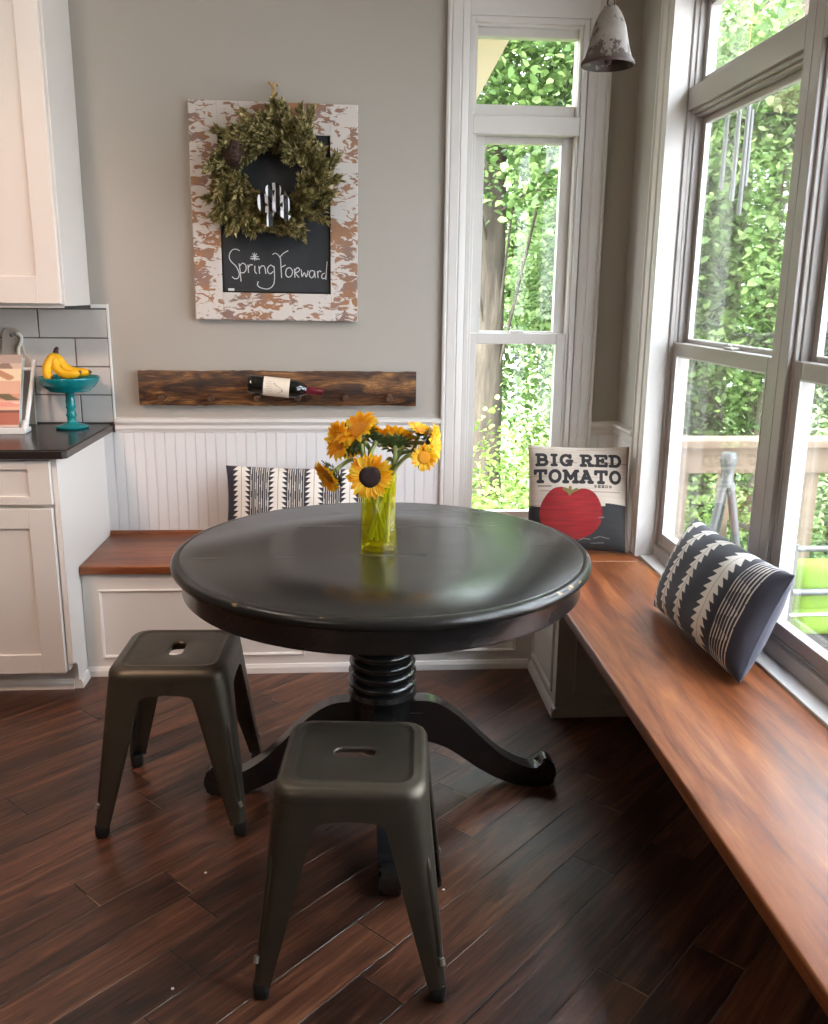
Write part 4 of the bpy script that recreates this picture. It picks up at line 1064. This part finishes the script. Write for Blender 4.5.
def leaf_mesh(name, centers, spread, n, size, seed, flat=.6):
    n = int(n*1.5); size = size*.78
    rs = np.random.default_rng(seed); C_ = np.asarray(centers, float)
    k = rs.integers(len(C_), size=n); n0_ = n; P0 = C_[k]+rs.normal(size=(n, 3))*np.asarray(spread)[None]*.5
    nrm = rs.normal(size=(n, 3)); nrm[:, 2] = np.abs(nrm[:, 2])+flat; nrm /= np.linalg.norm(nrm, axis=1)[:, None]
    d = rs.normal(size=(n, 3)); d -= nrm*(d*nrm).sum(1)[:, None]; d /= np.linalg.norm(d, axis=1)[:, None]; s_ = np.cross(nrm, d)
    l_ = (size*rs.uniform(.6, 1.3, n))[:, None]; w_ = l_*.36
    V = np.stack([P0, P0+d*l_*.3-s_*w_+nrm*l_*.08, P0+d*l_*.72-s_*w_*.7+nrm*l_*.05, P0+d*l_-nrm*l_*.1, P0+d*l_*.72+s_*w_*.7+nrm*l_*.05, P0+d*l_*.3+s_*w_+nrm*l_*.08], 1).reshape(-1, 3)
    me = bpy.data.meshes.new(name); me.vertices.add(n*6); me.vertices.foreach_set('co', V.astype(np.float32).ravel())
    base = np.arange(n)*6; q = np.stack([base, base+1, base+2, base+3, base, base+3, base+4, base+5], 1).ravel()
    me.loops.add(n*8); me.loops.foreach_set('vertex_index', q.astype(np.int32)); me.polygons.add(n*2)
    me.polygons.foreach_set('loop_start', (np.arange(n*2)*4).astype(np.int32)); me.update(calc_edges=True); me.validate()
    return me
GZ = -2.6
def tree(name, x, y, trunk_r, top, crown, rad, n, size, mat, seed, label, cat, group, nb=14, lean=(0, 0)):
    rs = np.random.default_rng(seed); t = thing(name, (x, y, GZ), 0, label, cat, group)
    tp_ = [(0, 0, -.05), (lean[0]*.3, lean[1]*.3, (top-GZ)*.35), (lean[0]*.7, lean[1]*.7, (top-GZ)*.7), (lean[0], lean[1], top-GZ)]
    pts = smoothpts(tp_, 6); m = len(pts)
    B().tube(pts, [trunk_r*(1.25-.75*i/(m-1)) for i in range(m)], 14).build('trunk', 'bark', t, 60)
    c0 = np.array(crown)-np.array([x, y, GZ]); cs = []
    for i in range(nb*4):
        v = rs.normal(size=3); v /= np.linalg.norm(v); cs.append(c0+v*np.array(rad)*rs.uniform(.35, 1.0))
    b = B()
    for i in range(0, nb):
        c = cs[i]; f = rs.uniform(.35, .95); s_ = Vector(pts[int(f*(m-1))])
        b.tube(smoothpts([s_, s_.lerp(Vector(c), .5)+Vector((0, 0, .12)), Vector(c)], 4), [trunk_r*.13*(1-.8*k/8) for k in range(9)], 6)
    b.build('branches', 'bark', t, 60)
    sp = np.array(rad)*.34; sp[2] *= .55
    link('foliage', leaf_mesh('foliage', cs, sp, n, size, seed+1), mat, t)
    return t
G = 'trees in the woods outside'
tree('tree', 2.37, 5.0, .150, 5.5, (2.5, 4.5, 3.9), (1.9, .8, 2.1), 9000, .10, 'maple', 21, 'tree with a thick grey trunk outside the narrow window', 'tree', G)
tree('tree', 3.7, 6.3, .09, 5.5, (3.7, 6.0, 2.0), (1.3, 1.2, 2.6), 13000, 0.099, 'hick', 22, 'pale leafy tree right of the thick trunk outside the narrow window', 'tree', G)
tree('tree', 1.6, 8.5, .12, 6, (2.2, 9.2, 1.8), (2.6, 1.4, 3.2), 12000, 0.125, 'maple', 23, 'green tree farthest back behind the thick trunk', 'tree', G)
tree('tree', 4.3, 3.1, .07, 4.5, (4.2, 3.3, 2.1), (1.3, .9, 1.6), 10400, 0.086, 'maple', 24, 'bushy tree nearest the deck railing outside the far big window', 'tree', G)
tree('tree', 5.9, 3.4, .08, 5.2, (5.8, 3.6, 2.4), (1.4, 1.1, 1.9), 11200, 0.099, 'darkleaf', 25, 'dark green tree outside the middle big window', 'tree', G)
tree('tree', 6.8, 6.2, .10, 6.4, (6.6, 6.4, 2.8), (2.2, 1.4, 2.8), 13000, 0.119, 'hick', 26, 'pale green tree standing back between the big windows', 'tree', G)
tree('tree', 9.2, 5.5, .12, 6.5, (9.0, 5.6, 2.4), (2.2, 1.8, 3.0), 12000, 0.132, 'maple', 27, 'tall green tree at the right edge of the woods', 'tree', G)
tree('tree', 7.0, 1.8, .09, 5.0, (7.2, 1.9, 1.8), (1.5, 1.3, 2.2), 10000, 0.106, 'hick', 28, 'pale tree beside the deck at the right side', 'tree', G)
tree('tree', 4.9, 9.0, .14, 7, (4.8, 9.0, 2.6), (2.8, 1.5, 3.6), 12000, 0.132, 'darkleaf', 29, 'dark green tree deepest in the woods between the two window walls', 'tree', G)
tree('tree', -1.4, 6.8, .10, 6.2, (-1.3, 6.9, 2.2), (2.0, 1.3, 3.4), 10400, 0.125, 'hick', 41, 'pale tree standing left of the narrow window, seen only mirrored in the big panes', 'tree', G)
tree('tree', -3.8, 10.5, .14, 7, (-3.6, 10.5, 2.6), (2.6, 1.6, 3.8), 10000, 0.145, 'maple', 42, 'green tree far left beyond the narrow window, seen only mirrored in the big panes', 'tree', G)
tree('tree', 4.6, 5.0, .08, 5.0, (4.6, 4.9, 1.2), (1.2, 1.0, 2.4), 9000, .10, 'maple', 43, 'green tree filling the gap behind the deck railing', 'tree', G)
tree('tree', 7.2, 4.0, .08, 5.0, (7.2, 4.0, 1.0), (1.5, 1.0, 2.4), 9000, .11, 'hick', 44, 'pale green tree low behind the right part of the railing', 'tree', G)
tree('tree', 5.9, 9.0, .12, 7.0, (6.6, 9.4, 1.6), (2.6, 1.4, 3.4), 9000, .13, 'darkleaf', 45, 'dark tree closing the woods behind the big windows', 'tree', G)
tree('tree', 10.5, 9.0, .12, 7.0, (10.3, 9.0, 2.0), (2.8, 1.6, 3.8), 9000, .15, 'maple', 46, 'green tree farthest right and deepest in the woods', 'tree', G)
G2 = 'shrubs below the windows'
def shrub(x, y, top, rad, n, size, mat, seed, label):
    t = thing('shrub', (x, y, GZ), 0, label, 'shrub', G2); rs = np.random.default_rng(seed); b = B(); cs = []
    for i in range(26):
        v = rs.normal(size=3); v /= np.linalg.norm(v); c = np.array([0, 0, (top-GZ)-rad[2]])+v*np.array(rad)*rs.uniform(.2, 1.0); cs.append(c)
        if i < 9: b.tube(smoothpts([(rs.normal()*.06, rs.normal()*.06, -.03), (c[0]*.4, c[1]*.4, c[2]*.55), tuple(c)], 4), [.022*(1-.8*k/8) for k in range(9)], 6)
    b.build('stems', 'bark', t, 60); sp = np.array(rad)*.5
    link('foliage', leaf_mesh('foliage', cs, sp, n, size, seed+50), mat, t); return t
shrub(1.9, 2.8, -.05, (.8, .6, 1.0), 6400, 0.066, 'shrubl', 31, 'yellow-green shrub nearest the narrow window')
shrub(2.5, 4.0, .15, (.9, .6, 1.2), 6400, 0.073, 'shrubl', 32, 'yellow-green shrub at the foot of the thick trunk')
shrub(3.2, 5.2, .2, (1.0, .7, 1.3), 6400, 0.079, 'shrubl', 33, 'yellow-green shrub behind and right of the trunk')
shrub(1.3, 5.8, .3, (1.1, .7, 1.4), 6000, 0.079, 'hick', 34, 'shrub left of the thick trunk')
shrub(3.1, 1.7, .35, (.7, .5, 1.2), 6400, 0.059, 'shrubl', 35, 'shrub just behind the railing outside the far big window')
shrub(4.2, 1.9, .55, (.8, .6, 1.4), 6400, 0.059, 'maple', 36, 'shrub behind the railing outside the middle big window')
shrub(5.6, 1.7, .5, (.9, .7, 1.4), 6000, 0.066, 'shrubl', 37, 'shrub off the far right end of the railing')

# ------------------------------------------------------------------ light
wd = bpy.data.worlds.new('world'); SC.world = wd; wd.use_nodes = True
wn = wd.node_tree.nodes; wl = wd.node_tree.links; bg = wn['Background']
tcn = wn.new('ShaderNodeTexCoord'); sx_ = wn.new('ShaderNodeSeparateXYZ'); wl.new(tcn.outputs['Generated'], sx_.inputs[0])
rp_ = wn.new('ShaderNodeValToRGB'); wl.new(sx_.outputs[2], rp_.inputs[0])
rp_.color_ramp.elements[0].position = 0.0; rp_.color_ramp.elements[0].color = (.50, .53, .56, 1)
rp_.color_ramp.elements[1].position = .6; rp_.color_ramp.elements[1].color = (.80, .90, 1.0, 1)
wl.new(rp_.outputs[0], bg.inputs[0]); bg.inputs[1].default_value = 15.0
su = bpy.data.lights.new('sun', 'SUN'); su.energy = 6.5; su.angle = .05; su.color = (1, .94, .82)
so = bpy.data.objects.new('sun', su); COL.objects.link(so); so.rotation_euler = Vector((.50, .42, -.76)).to_track_quat('-Z', 'Y').to_euler()
def area(name, loc, rot, sx, sy, e, col=(1, 1, 1), portal=False):
    l = bpy.data.lights.new(name, 'AREA'); l.shape = 'RECTANGLE'; l.size = sx; l.size_y = sy; l.energy = e; l.color = col
    o = bpy.data.objects.new(name, l); COL.objects.link(o); o.location = loc; o.rotation_euler = rot
    if portal: l.cycles.is_portal = True
    return o
sl = bpy.data.lights.new('kitchen_downlight', 'SPOT'); sl.energy = 150; sl.spot_size = math.radians(84); sl.spot_blend = .9; sl.shadow_soft_size = .16; sl.color = (1, .66, .50)
slo = bpy.data.objects.new('kitchen_downlight', sl); COL.objects.link(slo); slo.location = (-.42, -2.45, ZC-.02); slo.rotation_euler = (Vector((-.42, -.45, .45))-slo.location).to_track_quat('-Z', 'Y').to_euler()
gl = bpy.data.lights.new('upper_wall_fill_light', 'POINT'); gl.energy = 9.5; gl.shadow_soft_size = .09; gl.color = (1, .86, .74)  # added fill lamp out of view, brightens the upper back wall
glo = bpy.data.objects.new('upper_wall_fill_light', gl); COL.objects.link(glo); glo.location = (-.15, -1.35, 2.58)
area('interior_fill_light', (-1.0, -4.2, ZC-.03), (0, 0, 0), .9, .9, 14, (1, .86, .74))  # unseen lamp added behind the camera as general interior fill
area('window_portal', (2.36, -1.76, 1.45), (0, PI/2, 0), 2.1, 2.8, 1, portal=True)
area('window_portal', (1.71, .16, 1.46), (-PI/2, 0, 0), .5, 2.1, 1, portal=True)
SC.view_settings.view_transform = 'Standard'; SC.view_settings.look = 'None'; SC.view_settings.gamma = 1; SC.view_settings.exposure = .6
SC.view_settings.use_curve_mapping = False
try:
    SC.cycles.use_denoising = True; SC.cycles.max_bounces = 10; SC.cycles.diffuse_bounces = 5; SC.cycles.transparent_max_bounces = 24; SC.cycles.sample_clamp_indirect = 6; SC.cycles.caustics_reflective = False
except Exception: pass
